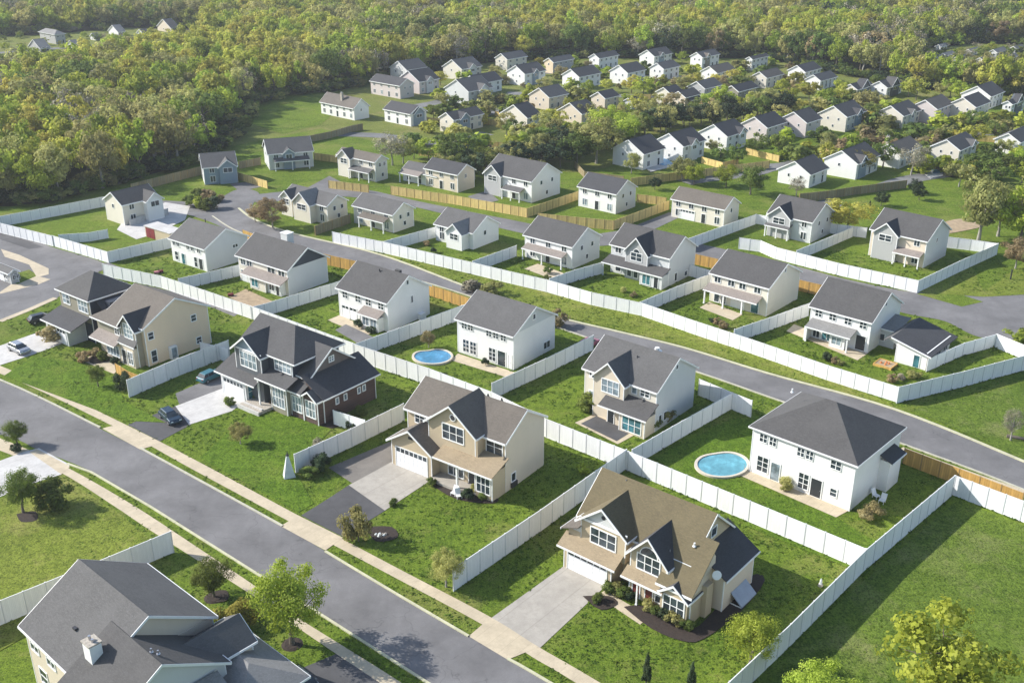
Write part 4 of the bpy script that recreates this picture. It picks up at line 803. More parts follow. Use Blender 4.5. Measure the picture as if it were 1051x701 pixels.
fence([(310,141),(340,135),(361,129),(372,127)],2.0,'brown board fence on the green slope near the wood','old_wood')
fence([(430,153),(452,155)],1.9,Y+'fence left of the dark conifers','cedar')
fence([(487,144),(520,147),(560,143)],1.8,Y+'fence above the conifer row','cedar')
fence([(433,120),(452,122)],1.8,Y+'fence beside the grey hip roofed far house','cedar')
fence([(498,122),(515,124)],1.8,Y+'fence beside the three window far house','cedar')
fence([(340,186),(352,187)],1.8,Y+'fence stub left of the cream corner house','cedar')
fence([(118,373),(131,381),(144,386)],1.7,'short orange board fence on the tan patio','orange_wood')
for q,lb in (([(720,161),(742,167),(758,163)],'below the second and third white gables'),([(766,152),(800,160)],'right of the third white gable'),([(508,114),(530,118),(548,112)],'below the beige gabled house by the pale lane'),([(578,106),(602,110)],'left of the small timber gabled house'),([(700,78),(716,76)],'in the top row beside the brown bay house'),([(842,150),(862,158)],'between the stained gable houses'),([(895,141),(915,147)],'left of the house with the white dormer stripe'),([(590,140),(620,143)],'behind the low grey gabled house'),([(1003,139),(1032,141)],'along the rear lane at far right'),([(640,98),(668,97)],'between the second and third far rows')):
    fence(q,1.8,Y+'fence '+lb,'cedar')
# ============================================================ THE OTHER HOUSES
for f in (N0,N1,N2,N3,N4,N5,W1,W2,W3,W4,W5,W6,annex,W7,N8,H6): f()
D='roof_dark';M='roof_mid';T='roof_taupe'
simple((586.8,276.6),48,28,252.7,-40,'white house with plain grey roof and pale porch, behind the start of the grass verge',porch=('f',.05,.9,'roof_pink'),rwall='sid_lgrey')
simple((485.6,256.4),38,26,238.5,-38,'white house with folded light grey front roof, second in the long fence',roof='roof_mid',cross=[('f',.68,4.2,2.2,'roof_light','sid_white')])
simple((404,239.3),40,21,220,-38,'cream house with low porch at the start of the long fence',wall='sid_cream',roof=M,porch=('f',.25,.9,T))
simple((337,231),44,20,211,-38,'cream house with a wide low front wing at the upper road bend',wall='sid_cream',roof=M,cross=[('f',.55,5.5,1.8,'roof_light','sid_cream'),('f',.12,3.6,.9,M,'sid_cream')])
simple((128.4,231.7),18,36,210,-40,'white house with a taupe roof beside the walled white courtyard at far left',wall='sid_cream',roof='roof_grey',ridge='y',cross=[('r',.8,4.,1.6,'roof_grey','sid_white')])
simple((210.5,190),5,34,172,-70,'blue grey house with a small dark gable, alone beside the wood edge',wall='sid_blue',roof=M,ridge='y',cross=[('r',.72,4.2,.7,M,'sid_blue')],fwall='sid_white',wmax=8.5)
simple((277,175),9,45,158,-70,'long roofed pale house with two dark roof slots at the foot of the green slope',wall='sid_lgrey',roof=M,ridge='y',cross=[('r',.45,3,.6,D,'sid_blue')],porch=('r',.1,.9,M),dmax=18,wmax=9.5)
simple((386,187),38,12,166,-38,'cream corner house with a hipped light front roof, right of the long roofed pale house',wall='sid_cream',roof=T,cross=[('f',.25,4.5,1.2,T,'sid_cream')],porch=('f',.4,.95,M))
simple((470,198),33,17,179,-38,'beige house with dark roof and turquoise garage door, inside the yellow fence',wall='sid_beige',roof=D,porch=None)
simple((449,193),35,14,181,-38,'low white porch house joined left of the turquoise garage door',wall='sid_white',roof='roof_mid',porch=('f',.02,.6,'roof_pink'),dmax=8)
simple((545.5,208.5),47,29,186,-40,'white house with a grey front gable, right end of the yellow wooden fence',roof='roof_grey',cross=[('f',.2,5.2,.8,'roof_mid','sid_grey')],porch=('f',.45,.85,'roof_mid'))
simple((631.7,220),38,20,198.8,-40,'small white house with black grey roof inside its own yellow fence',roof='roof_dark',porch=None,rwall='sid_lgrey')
simple((742,234),53,15,214.5,-40,'cream house with two dark roof slots and a wide garage door',wall='sid_cream',roof=T,gdoor=.3)
simple((831,250),44,22,227.6,-42,'pale house with dark cross gable and white garage door, left of the yellow tree',wall='sid_lgrey',roof='roof_grey',cross=[('f',.3,5.2,1.0,'roof_dark','sid_grey')],gdoor=.3,porch=('f',.02,.58,'roof_mid'))
simple((947,275.3),56,23,247,-44,'grey house with navy entry and white front gable in the fenced corner at upper right',wall='sid_beige',roof='roof_grey',cross=[('f',.3,5.0,.9,'roof_dark','sid_grey')],porch=('f',.5,.98,'roof_pink'),rwall='sid_lgrey')
RS=[ # rear estate: C, dL, dR, eave top, label, wall, roof, options
((659.7,175),31,21,158,'white gabled house beside the turquoise pool cover, first in the row of white gables','sid_white',D,{}),
((700,167.4),29,22,150,'tall white gabled house second in the row of white gables','sid_white',D,dict(cross=[('r',.45,3.5,.6,D,'sid_white')])),
((745,156),28,20,140,'white gabled house third in the row, above a small round tree','sid_white',D,dict(cross=[('r',.7,3.5,.6,D,'sid_white')])),
((785.7,146.5),26,19,131,'pink white gabled house at the right end of the row above the yellow fence','sid_pink',D,{}),
((826,142),27,15,126,'cream gabled house with a stained gable wall, right of the row of white gables','sid_pink','roof_grey',{}),
((867,136),28,19,120,'cream gabled house behind a pale bushy tree in the upper right','sid_cream','roof_grey',dict(cross=[('r',.6,3.5,.6,D,'sid_blue')])),
((925,132.5),27,18,119,'cream gabled house with a white dormer stripe in the right hand row','sid_cream','roof_grey',dict(cross=[('r',.5,3,.5,'roof_mid','sid_lgrey')])),
((959,127.4),25,19,112,'pale gabled house with long brown roof, in the right hand row','sid_pink',T,{}),
((998.6,124.8),27,15,110,'cream gabled house with a small round shrub at its wall, far right row','sid_cream','roof_grey',{}),
((1014,112.8),29,14,99,'large white gabled house rising behind its cream neighbour at far right','sid_white','roof_grey',{}),
((1036.2,119.7),9,20,107,'house with a black gable facing right at the far right edge','sid_white',D,dict(cross=[('r',.5,6,.4,D,'sid_dkgrey')])),
((982.3,169.3),28,20,154,'cream house beside the blue rectangular pool','sid_cream','roof_grey',dict(cross=[('r',.7,3.4,.5,'roof_mid','sid_lgrey')])),
((922.4,173.6),26,20,158,'white gabled house half hidden by a grey budding tree, left of the blue pool','sid_white',T,dict(chim=(.2,.3))),
((1044,160),25,20,146,'white gabled house above the trees at the right edge','sid_white','roof_grey',{}),
((877.6,184.8),33,28,168,'white house with a blue recessed corner, behind the dark curving fence','sid_white','roof_grey',dict(cross=[('r',.25,4,.3,'roof_grey','sid_blue')])),
((829.7,193.4),32,18,179,'white gabled house with small bare tree in front, beside the dark curving fence','sid_white','roof_grey',{}),
((364,124),34,15,111,'white house with large brown roof slope, at the slope top beside the wood','sid_white',T,dict(ridge='x',p=.8,chim=(.55,.25))),
((411,102),30,14,88,'pinkish house with a dark hipped roof beside the wood edge','sid_pink',D,dict(ridge='x')),
((418,84),17,20,72,'white house with a mid grey roof tucked against the wood, topmost of the left cluster','sid_white','roof_mid',{}),
((430.7,97),21,20,84,'white house with pinkish gable and black roof in the left cluster','sid_pink',D,dict(cross=[('r',.5,3.5,.5,D,'sid_lgrey')])),
((422,130.3),27,16,117,'white house with a navy gable window beside the round bare tree','sid_white',D,dict(ridge='x',cross=[('r',.5,4.5,.3,D,'sid_blue')])),
((474,83),19,20,71,'cream gabled house with blue lower wing below the wood, upper left cluster','sid_cream','roof_mid',dict(cross=[('r',.5,4,.7,'roof_grey','sid_lgrey')])),
((491,98),16,24,86,'white gabled house with black roof in the middle of the left cluster','sid_white',D,{}),
((481,108),24,24,94,'pale house with twin gables in front of the black roofed house','sid_lgrey','roof_mid',dict(cross=[('r',.6,4.5,.8,'roof_mid','sid_white')])),
((465.7,137.6),14,32,123,'cream house with three windows stacked on its left gable','sid_cream','roof_grey',dict(cross=[('r',.35,4,.6,D,'sid_blue')])),
((520.5,72.5),12,20,61,'white house with grey roof at the wood edge, first of the top row','sid_cream','roof_mid',{}),
((538.5,88.8),18,21,76,'white gabled house with dark roof, below the first of the top row','sid_white','roof_grey',dict(cross=[('r',.5,3,.5,D,'sid_blue')])),
((567.6,76),9,23,64,'grey sided house with pinkish gable in the top row','sid_grey','roof_mid',dict(fwall='sid_yel')),
((594,92),17,23,79,'white gabled house with blue porch, second row from the wood','sid_white','roof_grey',{}),
((541,136),27,14,121,'grey gabled house with a bright blue black roof above the conifer row','sid_lgrey',D,dict(fwall='sid_cream')),
((563.3,113.6),20,19,100,'beige gabled house above the pale lane','sid_beige','roof_mid',{}),
((596.7,128),24,16,117,'low grey gabled house just above the big olive trees','sid_beige','roof_grey',{}),
((614.5,72.5),10,25,60,'bright white house with plain roof in the middle of the top row','sid_white','roof_grey',{}),
((671,69),15,23,58,'white house with a blue bay, right of the bright white one in the top row','sid_white','roof_grey',dict(cross=[('r',.4,3,.4,D,'sid_blue')])),
((720,71.7),12,25,59,'white house with a brown bay in the top row','sid_white','roof_mid',dict(cross=[('r',.3,3,.4,T,'sid_olive')])),
((771,73),6,28,61,'white house with small tower like left end, right end of the top row','sid_white','roof_grey',{}),
((643.7,87.6),18,18,75,'white gabled house with grey green roof, second row, below the bright white one','sid_white','roof_grey',{}),
((680.5,82.8),14,16,71,'small white gabled house with bluish front, second row','sid_white','roof_mid',{}),
((735,86),16,24,75,'long brownish roofed house with white gable, second row','sid_white',T,{}),
((785.7,91.4),15,17,80,'cream gabled house with brown roof, below the right end of the top row','sid_cream',T,{}),
((620.5,113.6),14,14,101,'small house with open timber gable, lit front and dark roof','sid_beige',D,{}),
((648,113),7,9,104,'tiny dark roofed house between two yellow green trees','sid_lgrey',D,{}),
((687.3,108.5),14,12,96,'cream gabled house with a black roof behind a flowering tree','sid_cream',D,{}),
((702.7,111),14,15,100,'beige gabled house with a navy upper porch','sid_beige','roof_grey',dict(porch=('r',.1,.9,D))),
((722.4,104),17,17,91,'pale grey house with a long ridge behind the navy porch house','sid_grey','roof_mid',{}),
((756.7,106.8),14,22,94,'dark brown roofed house with olive gable, third row','sid_olive',D,{}),
((825,85.4),17,18,74,'white gabled house with dark window, right of the top row','sid_white','roof_grey',{}),
((841,93),15,20,83,'white house with a grey roof and white rear parapet','sid_white','roof_mid',{}),
((878,103.4),14,24,92,'cream house with broad black gable facing right','sid_cream',D,dict(cross=[('r',.5,7,.3,D,'sid_dkgrey')])),
((909,100.8),17,20,90,'white house with brown black gable, next to the yellow tree','sid_white','roof_grey',dict(cross=[('r',.5,7,.3,'roof_grey','sid_dkgrey')])),
((58,46),16,10,36,'modern grey two storey house in the clearing at the top left','sid_grey','roof_light',dict(hip=True)),
((42,54),12,10,50,'low grey outbuilding in front of the modern grey house','sid_grey','roof_light',{}),
((122,38),10,7,33,'white roofed cottage in the top left clearing','sid_white','roof_light',{}),
((176,34),14,8,29,'dark roofed cottage at the right of the top left clearing','sid_beige','roof_mid',{}),
((98,42),5,5,38,'tiny white shed in the top left clearing','sid_white','roof_light',{}),
((970,62),6,9,57,'small white roofed house leftmost in the far right hollow','sid_white','roof_light',{}),
((996,58),6,9,53,'white house with pale roof in the far right hollow among trees','sid_white','roof_light',{}),
((1022,60),8,10,54,'wide pale roofed house in the far right hollow','sid_lgrey','roof_light',{}),
((1042,55),6,8,50,'white house rightmost in the far right hollow','sid_white','roof_light',{}),
((955,66),6,8,60,'grey roofed house in front of the far right hollow','sid_cream','roof_mid',{}),
((983,67),6,9,61,'pale house nearest in the far right hollow','sid_white','roof_light',{}),
((1008,68),7,9,62,'cream house in the near row of the far right hollow','sid_cream','roof_light',{}),
((1035,66),7,10,60,'white house in the near row at the far right edge','sid_white','roof_light',{}),
((965,52),5,7,48,'tiny white house in the back row of the far right hollow','sid_white','roof_light',{}),
((148,40),7,6,35,'small grey roofed cottage between two others in the top left clearing','sid_lgrey','roof_mid',{}),
((76,50),6,6,46,'small white garage right of the modern grey house','sid_white','roof_light',{}),
((1010,36),5,7,32,'tiny pale house above the hollow, near the top right','sid_lgrey','roof_light',{}),
]
for C,dL,dR,top,lab,wl_,rf,op in RS:
    k=dict(ridge='y',detail=False);k.update(op)
    simple(C,dL,dR,top,-42,lab,wall=wl_,roof=rf,**k)
simple((12,292),30,8,280,-38,'low house with grey garage at the left edge by the crossing street',wall='sid_grey',roof='roof_mid',gdoor=.6,dmax=6)
HAZE=0.00016;EXPO=.5
# ============================================================ TREES
import numpy as np
def leafmesh(name,seed,r,h,zb,ncl,nl,ls,mat,fill=.75,core=.35,trunk=None,flat=1.0,cone=False,crs=1.):
    """a crown: leaf-sized quads gathered in clumps through the crown's volume"""
    g=np.random.default_rng(seed)
    C=[]
    while len(C)<ncl:
        p=g.uniform(-1,1,3);q=np.linalg.norm(p)
        if q<1 and q>core*g.random()**.5:
            if cone: t=(p[2]+1)/2;p=np.array([p[0]*(1.05-t),p[1]*(1.05-t),p[2]])
            C.append(p)
    C=np.array(C);cr=g.uniform(.26,.46,ncl)*(.85 if not cone else .6)*crs
    k=g.integers(0,ncl,nl);d=g.normal(size=(nl,3));d/=np.linalg.norm(d,axis=1)[:,None]
    rad=g.random(nl)**.45
    pos=C[k]+d*(cr[k]*rad)[:,None]
    lo=pos[:,2]<-.75;pos[lo,2]=-.75-(pos[lo,2]+.75)*.3
    c=pos*np.array([r,r,h/2]);c[:,2]+=zb+h/2
    nrm=d+g.normal(size=(nl,3))*.42+pos*.5+np.array([0,0,.15]);nrm/=np.linalg.norm(nrm,axis=1)[:,None]
    a=np.cross(nrm,g.normal(size=(nl,3)));a/=np.linalg.norm(a,axis=1)[:,None];b=np.cross(nrm,a)
    s=ls*g.uniform(.6,1.35,nl);sa=(a*s[:,None])*.55;sb=(b*s[:,None])*.42
    V=np.empty((nl,4,3));V[:,0]=c-sa;V[:,1]=c+sb*.9-sa*.1;V[:,2]=c+sa;V[:,3]=c-sb-sa*.1
    me=bpy.data.meshes.new(name);me.vertices.add(nl*4);me.vertices.foreach_set('co',V.reshape(-1))
    me.loops.add(nl*4);me.loops.foreach_set('vertex_index',np.arange(nl*4,dtype=np.int32))
    me.polygons.add(nl);me.polygons.foreach_set('loop_start',np.arange(0,nl*4,4,dtype=np.int32));me.polygons.foreach_set('loop_total',np.full(nl,4,dtype=np.int32))
    me.update();me.materials.append(MATS[mat])
    clv=g.random(ncl);sh=np.clip(clv[k]*.55+g.random(nl)*.45,0,1)
    at=me.attributes.new('shade','FLOAT','FACE');at.data.foreach_set('value',sh.astype(np.float32))
    return me,C*np.array([r,r,h/2])+np.array([0,0,zb+h/2])
def trunkmesh(name,seed,zb,h,r,C,mat='bark',nl=7,tr=None):
    rg=random.Random(seed);m=MB();tr=tr or .045*(zb+h)*.55
    top=Vector((rg.uniform(-.1,.1)*r,rg.uniform(-.1,.1)*r,zb+h*.62));pts=[Vector((0,0,-.1)),Vector((rg.uniform(-.08,.08)*r,rg.uniform(-.08,.08)*r,zb*.9+.2)),top]
    m.cyl(pts[0],(pts[0].x,pts[0].y,.35),tr*1.5,tr,mat,8,False);m.cyl((0,0,.33),pts[1],tr,tr*.75,mat,8,False);m.cyl(pts[1],pts[2],tr*.75,tr*.2,mat,7)
    for q in rg.sample(list(map(tuple,C)),min(nl,len(C))):
        t=rg.uniform(0,.75);p=pts[1].lerp(pts[2],t);q=Vector(q);mid=p.lerp(q,.5)+Vector((0,0,-.05*h))
        m.cyl(p,mid,tr*.42,tr*.25,mat,5,False);m.cyl(mid,q,tr*.25,tr*.06,mat,5,False)
        for _ in range(2):
            e=mid.lerp(q,.4)+Vector([rg.uniform(-.25,.25)*r for _ in range(3)]);m.cyl(mid.lerp(q,.2),e,tr*.14,tr*.04,mat,4,False)
    o=m.build(name);me=o.data;bpy.data.objects.remove(o);return me
PROTO={}
def proto(kind,var,fine):
    key=(kind,var,fine)
    if key in PROTO: return PROTO[key]
    sd=hash_(kind)+var*17+fine*5
    mat='leaf_'+kind
    r,h,zb=1.,1.7,.55     # unit tree: crown radius 1, crown height 1.7, clear stem .55
    n={0:1300,1:4200,2:11000}[fine];ls={0:.150,1:.096,2:.060}[fine]
    if kind=='bare': n=int(n*.6);zb=.6;ls*=.75
    if kind=='shrubby': zb=.05
    ncl={0:26,1:44,2:60}[fine]
    if kind=='cone': r,h,zb=.55,2.6,.1;mat='leaf_dark'
    me,C=leafmesh('crown',sd,r,h,zb,ncl,n,ls,mat,cone=(kind=='cone'))
    tm=trunkmesh('trunk',sd,zb,h,r,C,'bark_pale' if kind in('bare','rust','olive') else 'bark',9 if kind!='bare' else 16,tr=.055)
    PROTO[key]=(me,tm);return PROTO[key]
def hash_(s): return sum((i+1)*ord(c) for i,c in enumerate(s))
rg=random.Random(5)
def tree(x,y,H,kind,label,group=None,fine=1,cat='tree',name='tree',wide=1.,var=None,trunk=True):
    """H total height in metres"""
    me,tm=proto(kind,rg.randrange(3) if var is None else var,fine)
    s=H/(2.2 if kind!='bare' else 2.35) if kind!='cone' else H/2.7
    root=empty(name,(x,y,0),rg.uniform(0,6.28),label,cat,group)
    c=link('crown',me,root);c.scale=(s*wide,s*wide,s)
    if trunk: t=link('trunk',tm,root);t.scale=(s,s,s)
    return root
def shrub(x,y,H,kind,label,group=None,fine=1,wide=1.1,cat='shrub'):
    key=('shrub'+kind,rg.randrange(2),fine)
    if key not in PROTO:
        me,C=leafmesh('foliage',hash_(key[0])+key[1],.5,.95,.02,16,{0:420,1:1700,2:4200}[fine],{0:.19,1:.11,2:.068}[fine],'leaf_'+kind,core=.1,crs=1.45)
        PROTO[key]=(me,trunkmesh('stems',3,.1,.8,.5,C,'bark',6,.02))
    me,tm=PROTO[key]
    root=empty('shrub',(x,y,0),rg.uniform(0,6.28),label,cat,group);c=link('foliage',me,root);c.scale=(H*wide,H*wide,H)
    if fine: t=link('stems',tm,root);t.scale=(H,H,H)
    return root
def TP(u,v,H,kind,label,**k): x,y=G(u,v);return tree(x,y,H,kind,label,**k)
def SP(u,v,H,kind,label,**k): x,y=G(u,v);return shrub(x,y,H,kind,label,**k)
# yard trees
TP(300,661,9.2,'spring','bright yellow green tree in a mulch ring by the lower sidewalk, shading the wide street',fine=2,wide=.82)
TP(220,613,4.6,'green','small dark green tree in a mulch ring left of the lower sidewalk',fine=2,wide=1.)
SP(242,641,2.7,'yellow','yellow leaved bush below the small dark green tree',fine=2,wide=1.5)
TP(770,680,5.6,'spring','round yellow green tree in the corner of the tan house lawn, beside the white fence',fine=2,wide=1.0)
TP(663,703,3.6,'cone','dark narrow conifer at the bottom edge, left of its smaller twin',fine=2,cat='conifer')
TP(709,706,3.0,'cone','small dark conifer at the bottom edge, right of the narrow one',fine=2,cat='conifer')
TP(962,728,10.5,'spring','large fresh green tree cut by the lower right edge',fine=1,wide=1.1)
TP(838,742,6.0,'spring','yellow green treetop poking in at the bottom beside the long fence shadow',fine=2,wide=1.2)
TP(24,526,5.6,'green','leafy green tree in a mulch ring left of the street, next to a broad bush',fine=2,wide=.9)
SP(58,522,3.6,'green','broad green bush beside the leafy tree left of the street',fine=2,wide=1.25)
TP(18,457,3.6,'green','small round tree at the street edge above the pale driveway',fine=2,wide=1.0)
SP(17,463,1.2,'dark','low dark shrub at the foot of the small round street edge tree',fine=1)
TP(101,397,3.4,'green','small dark tree on the lawn below the tan patio',fine=2,wide=.9)
TP(247,456,3.0,'olive','small thin brownish tree on the lawn in front of the brick house',fine=2,wide=1.15)
SP(368,555,4.3,'olive','tall upright shrub beside the asphalt drive of the big tan house',fine=2,wide=.75)
TP(458,602,4.4,'olive','wiry dark shrub tree at the lower end of the white fence',fine=2,wide=.9)
SP(128,400,3.2,'dark','dark shrub at the end of the white fence near the tan patio',fine=2,wide=.75)
SP(330,482,2.2,'dark','dark bush behind the white garden obelisk',fine=2,wide=1.2);SP(318,489,1.4,'green','low green bush right of the white garden obelisk',fine=1,wide=1.6)
SP(328,468,2.6,'bare','wiry twig bush against the white fence behind the obelisk',fine=2,wide=.8)
TP(440,357,2.9,'rust','small pinkish brown tree at the rim of the kidney shaped pool',fine=1,wide=.9)
TP(1037,452,4.8,'bare','bare young tree on the worn grass at the right edge',fine=2,wide=.7)
TP(869,237,7.2,'yellow','round golden yellow tree between the two dark gabled houses at upper right',fine=1,wide=1.55)
TP(1004,248,14,'olive','tall grey green tree on the meadow at the right edge',fine=1,wide=.85);TP(1024,243,11,'olive','olive tree between the tall grey green tree and the yellow one at the right edge',fine=1)
TP(1046,252,12,'spring','bright yellow green tree at the right edge, behind the fence corner',fine=1,wide=1.1);TP(1042,276,6,'rust','orange tinged tree at the right edge beside the fence corner',fine=1,wide=1.1)
TP(1062,240,13,'olive','olive tree cut by the right edge above the fence corner',fine=1)
TP(904,212,3.6,'dark','round dark evergreen left of a clipped row on the meadow',fine=1,wide=1.1);TP(938,199,3.6,'dark','dark evergreen behind its twin on the meadow',fine=1,wide=1.1);TP(943,206,3.6,'dark','dark evergreen in front of its twin on the meadow',fine=1,wide=1.1);TP(892,216,2.4,'cone','tiny dark conifer on the meadow next to the yellow tree',fine=1)
TP(280,234,6.6,'rust','rust coloured budding tree on the grass island at the upper road bend',fine=1,wide=1.2);TP(262,228,4,'rust','small rust tree left of the larger one at the upper road bend',fine=1)
TP(403,170,9.5,'bare','wide bare tree with a dark stem above the cream corner house',fine=1,wide=1.15)
TP(648,178,5.4,'olive','thin pale tree in front of the first white gable',fine=1,wide=.9);TP(731,158,3.8,'olive','small round olive tree below the third white gable',fine=1,wide=1.1)
TP(817,202,5,'bare','small bare tree before the white house left of the dark curving fence',fine=1);TP(935,180,8.5,'bare','grey budding tree in front of the half hidden white gable',fine=1,wide=1.15)
TP(846,160,6.5,'olive','pale bushy tree in front of the stained gable houses',fine=1,wide=1.1);TP(880,178,6,'yellow','pale yellow tree between the two upper right house rows',fine=1,wide=1.5)
SP(505,303,2.6,'olive','straggly shrub on the verge of the second street',fine=1,wide=1.5);SP(485,300,2.2,'bare','twiggy shrub at the verge behind the orange fence',fine=1,wide=1.8);SP(572,335,3,'rust','brownish shrub between street and bright white house',fine=1)
SP(1046,351,2.2,'spring','bright shrub at the right edge below the crossing street',fine=1,wide=2.);SP(597,486,1.6,'spring','small round green bush against the white fence behind the big tan house',fine=1)
SP(785,512,1.8,'olive','small bush in front of the hipped white house',fine=1) if False else None
SP(806,502,1.7,'olive','bushy plant on the terrace of the hipped white house',fine=2);SP(893,532,1.9,'rust','rusty bush on the lawn right of the hipped white house',fine=2,wide=1.4)
SP(52,350,2.6,'rust','pinkish bush in front of the small white garage',fine=1,wide=1.5);SP(72,346,1.8,'dark','dark bush right of the pinkish bush',fine=1)
SP(86,371,1.8,'rust','red brown bush on the edge of the tan patio',fine=1,wide=1.2);SP(97,367,1.6,'rust','second red brown bush on the tan patio',fine=1,wide=1.3);SP(107,370,1.5,'green','green bush beside the tan patio door',fine=1);SP(118,373,1.2,'dark','low dark bush between patio and beige house',fine=1)
SP(602,421,2.6,'green','green bush beside the dark patio of the cream grey house',fine=1,wide=1.2);SP(680,433,2.2,'olive','bush at the right wall of the cream grey house',fine=1,wide=1.2);SP(671,440,1.9,'green','lower bush at the right wall of the cream grey house',fine=1)
SP(456,388,.9,'dark','tiny dark bush on the lawn beside the kidney pool',fine=1);SP(498,375,1.2,'dark','dark pot bush at the wall of the bright white house',fine=1)
SP(368,336,1.3,'dark','dark bush by the pink porch roof',fine=1,wide=1.6);SP(381,341,1.1,'dark','dark bush right of the one by the pink porch roof',fine=1,wide=1.6)
SP(562,281,1.5,'green','green ball shrub on the patio of the white house behind the verge',fine=1);SP(445,260,1.2,'dark','dark shrub in the yard of the folded roof house',fine=1)
for i,(u,v,s,kd) in enumerate([(196,212,2.6,'green'),(204,214,2.6,'spring'),(212,216,2.6,'green'),(219,214,2.8,'dark'),(222,207,2.4,'rust'),(214,205,2.6,'rust'),(204,204,2.4,'green')]): SP(u,v,s,kd,'bush of the mixed red and green hedge at the upper road bend',group='hedge at the upper road bend',fine=1,wide=1.3)
for u,v,s,kd in [(612.5,618,1.0,'green'),(626,607,1.3,'green'),(633,609,1.3,'olive'),(640,613,1.3,'green'),(647,615,1.1,'dark'),(665,625,1.2,'olive'),(674,631,1.1,'green'),(682,635,1.2,'dark'),(692,640,1.4,'olive'),(704,645,1.2,'green')]: SP(u,v,s,kd,'clipped shrub in the dark bed along the front of the brown roofed tan house',group='shrubs along the brown roofed tan house',fine=1,wide=1.25)
for u,v,s,kd in [(283,416,1.2,'rust'),(290,418,1.3,'rust'),(297,421,1.2,'dark'),(307,424,1.2,'rust'),(314,427,1.1,'olive'),(321,429,1.2,'rust'),(329,431,1.3,'olive'),(237,416,1.3,'green'),(258,409,1.2,'green'),(265,410,1.1,'green')]: SP(u,v,s,kd,'low shrub in the bed below the windows of the dark brick house',group='shrubs along the dark brick house',fine=1,wide=1.2)
for u,v,s,kd in [(480,513,1.4,'dark'),(487,505,1.1,'olive'),(443,498,1.0,'green'),(403,519,.9,'green'),(496,512,1.0,'green'),(362,440,1.6,'dark'),(350,432,1.6,'dark'),(372,426,1.4,'green')]: SP(u,v,s,kd,'small shrub scattered round the big tan house and brick wing',group='small shrubs by the tan and brick houses',fine=1,wide=1.2)
# rear conifer belt
k=0
for L,n,w in (([(462,186),(500,182),(530,172),(560,164),(600,160),(640,146),(690,133),(740,128),(800,120)],46,2.0),([(470,178),(520,172),(560,158),(600,152),(650,140),(700,128),(760,122),(795,116)],34,2.)):
    P_=smoothline(L,12)
    for i in range(n):
        u,v=P_[int(i*(len(P_)-1)/(n-1))];x,y=G(u,v);x+=rg.uniform(-w,w);y+=rg.uniform(-w,w)
        tree(x,y,rg.uniform(5,8),rg.choice(['dark','dark','green','dark','olive']),'dark bushy evergreen in the belt between the two estates',group='evergreens of the belt between the estates',cat='evergreen',name='evergreen_tree',fine=0,wide=rg.uniform(.9,1.3))
for u,v,H,kd,lab in [(612,168,12,'olive','big olive tree at the left end of the evergreen belt'),(592,172,9,'green','round green tree below the big olive tree'),(632,152,11,'spring','big light green tree above the first white gable'),(622,140,9,'spring','light green tree behind the big one above the white gables'),(575,172,7,'dark','dark tree left of the round green one'),(556,172,6,'dark','smaller dark tree at the conifer row'),(700,186,6,'olive','grey olive tree on the lane side by the yellow fence'),(712,190,5,'spring','spring green bush tree behind the roof slots house'),(745,192,5.5,'spring','green tree behind the roof slots house, to the right'),(770,200,7,'green','dark green tree on the lane, right of the roof slots house'),(672,195,3,'dark','dark low tree behind the yellow fence corner')]:
    TP(u,v,H,kd,lab,fine=1,wide=1.25)
GT=[(712,93,'yellow'),(660,99,'spring'),(644,110,'spring'),(640,122,'spring'),(662,128,'olive'),(690,117,'rust'),(676,115,'olive'),(760,118,'spring'),(740,112,'spring'),(772,112,'spring'),(790,106,'olive'),(812,106,'spring'),(802,100,'spring'),(830,104,'yellow'),(848,112,'spring'),(865,107,'yellow'),(862,100,'spring'),(940,103,'yellow'),(932,100,'spring'),(975,100,'spring'),(984,103,'spring'),(965,100,'olive'),(576,80,'rust'),(555,78,'olive'),(603,76,'rust'),(508,78,'olive'),(604,98,'spring'),(560,98,'olive'),(585,118,'yellow'),(575,130,'yellow'),(557,140,'olive'),(455,112,'olive'),(452,88,'yellow'),(500,120,'olive'),(445,122,'dark'),(700,66,'spring'),(592,58,'green'),(648,96,'yellow'),(622,95,'yellow'),(750,90,'yellow'),(742,96,'rust'),(728,112,'spring'),(800,128,'olive'),(770,135,'yellow'),(892,106,'olive'),(900,112,'olive'),(885,112,'olive'),(1000,135,'green'),(1030,160,'olive'),(1012,178,'green'),(1035,182,'green'),(1048,190,'spring'),(1020,192,'green'),(1000,186,'dark'),(984,192,'olive'),(1045,178,'spring'),(906,150,'olive'),(915,152,'dark'),(960,150,'olive'),(1000,150,'yellow'),(1020,142,'green'),(896,128,'dark'),(906,172,'dark'),(850,172,'yellow'),(756,170,'dark'),(775,160,'dark'),(738,168,'green'),(798,160,'dark'),(600,125,'olive'),(520,140,'olive'),(528,142,'dark'),(570,148,'olive'),(462,158,'green'),(480,160,'green'),(440,165,'spring'),(425,163,'dark'),(414,168,'olive'),(1008,62,'green'),(985,66,'olive'),(700,100,'olive'),(715,120,'dark'),(768,90,'olive'),(655,118,'yellow'),(635,132,'olive'),(608,138,'olive'),(540,150,'olive')]
LB={'yellow':'golden yellow tree among the rear estate houses','spring':'fresh green tree among the rear estate houses','olive':'dull olive tree among the rear estate houses','green':'mid green tree among the rear estate houses','dark':'deep green tree among the rear estate houses','rust':'brown budding tree among the rear estate houses'}
for u,v,kd in GT:
    x,y=G(u,v);tree(x,y,rg.uniform(4.5,7.5),{'dark':'green'}.get(kd,kd),LB[kd],group=kd+' garden trees of the rear estate',fine=0,wide=rg.uniform(1.05,1.45))
EST=[G(*p) for p in [(420,150),(460,90),(520,66),(800,66),(900,98),(1060,110),(1060,185),(980,185),(900,180),(800,165),(790,112),(700,124),(600,150),(520,165)]]
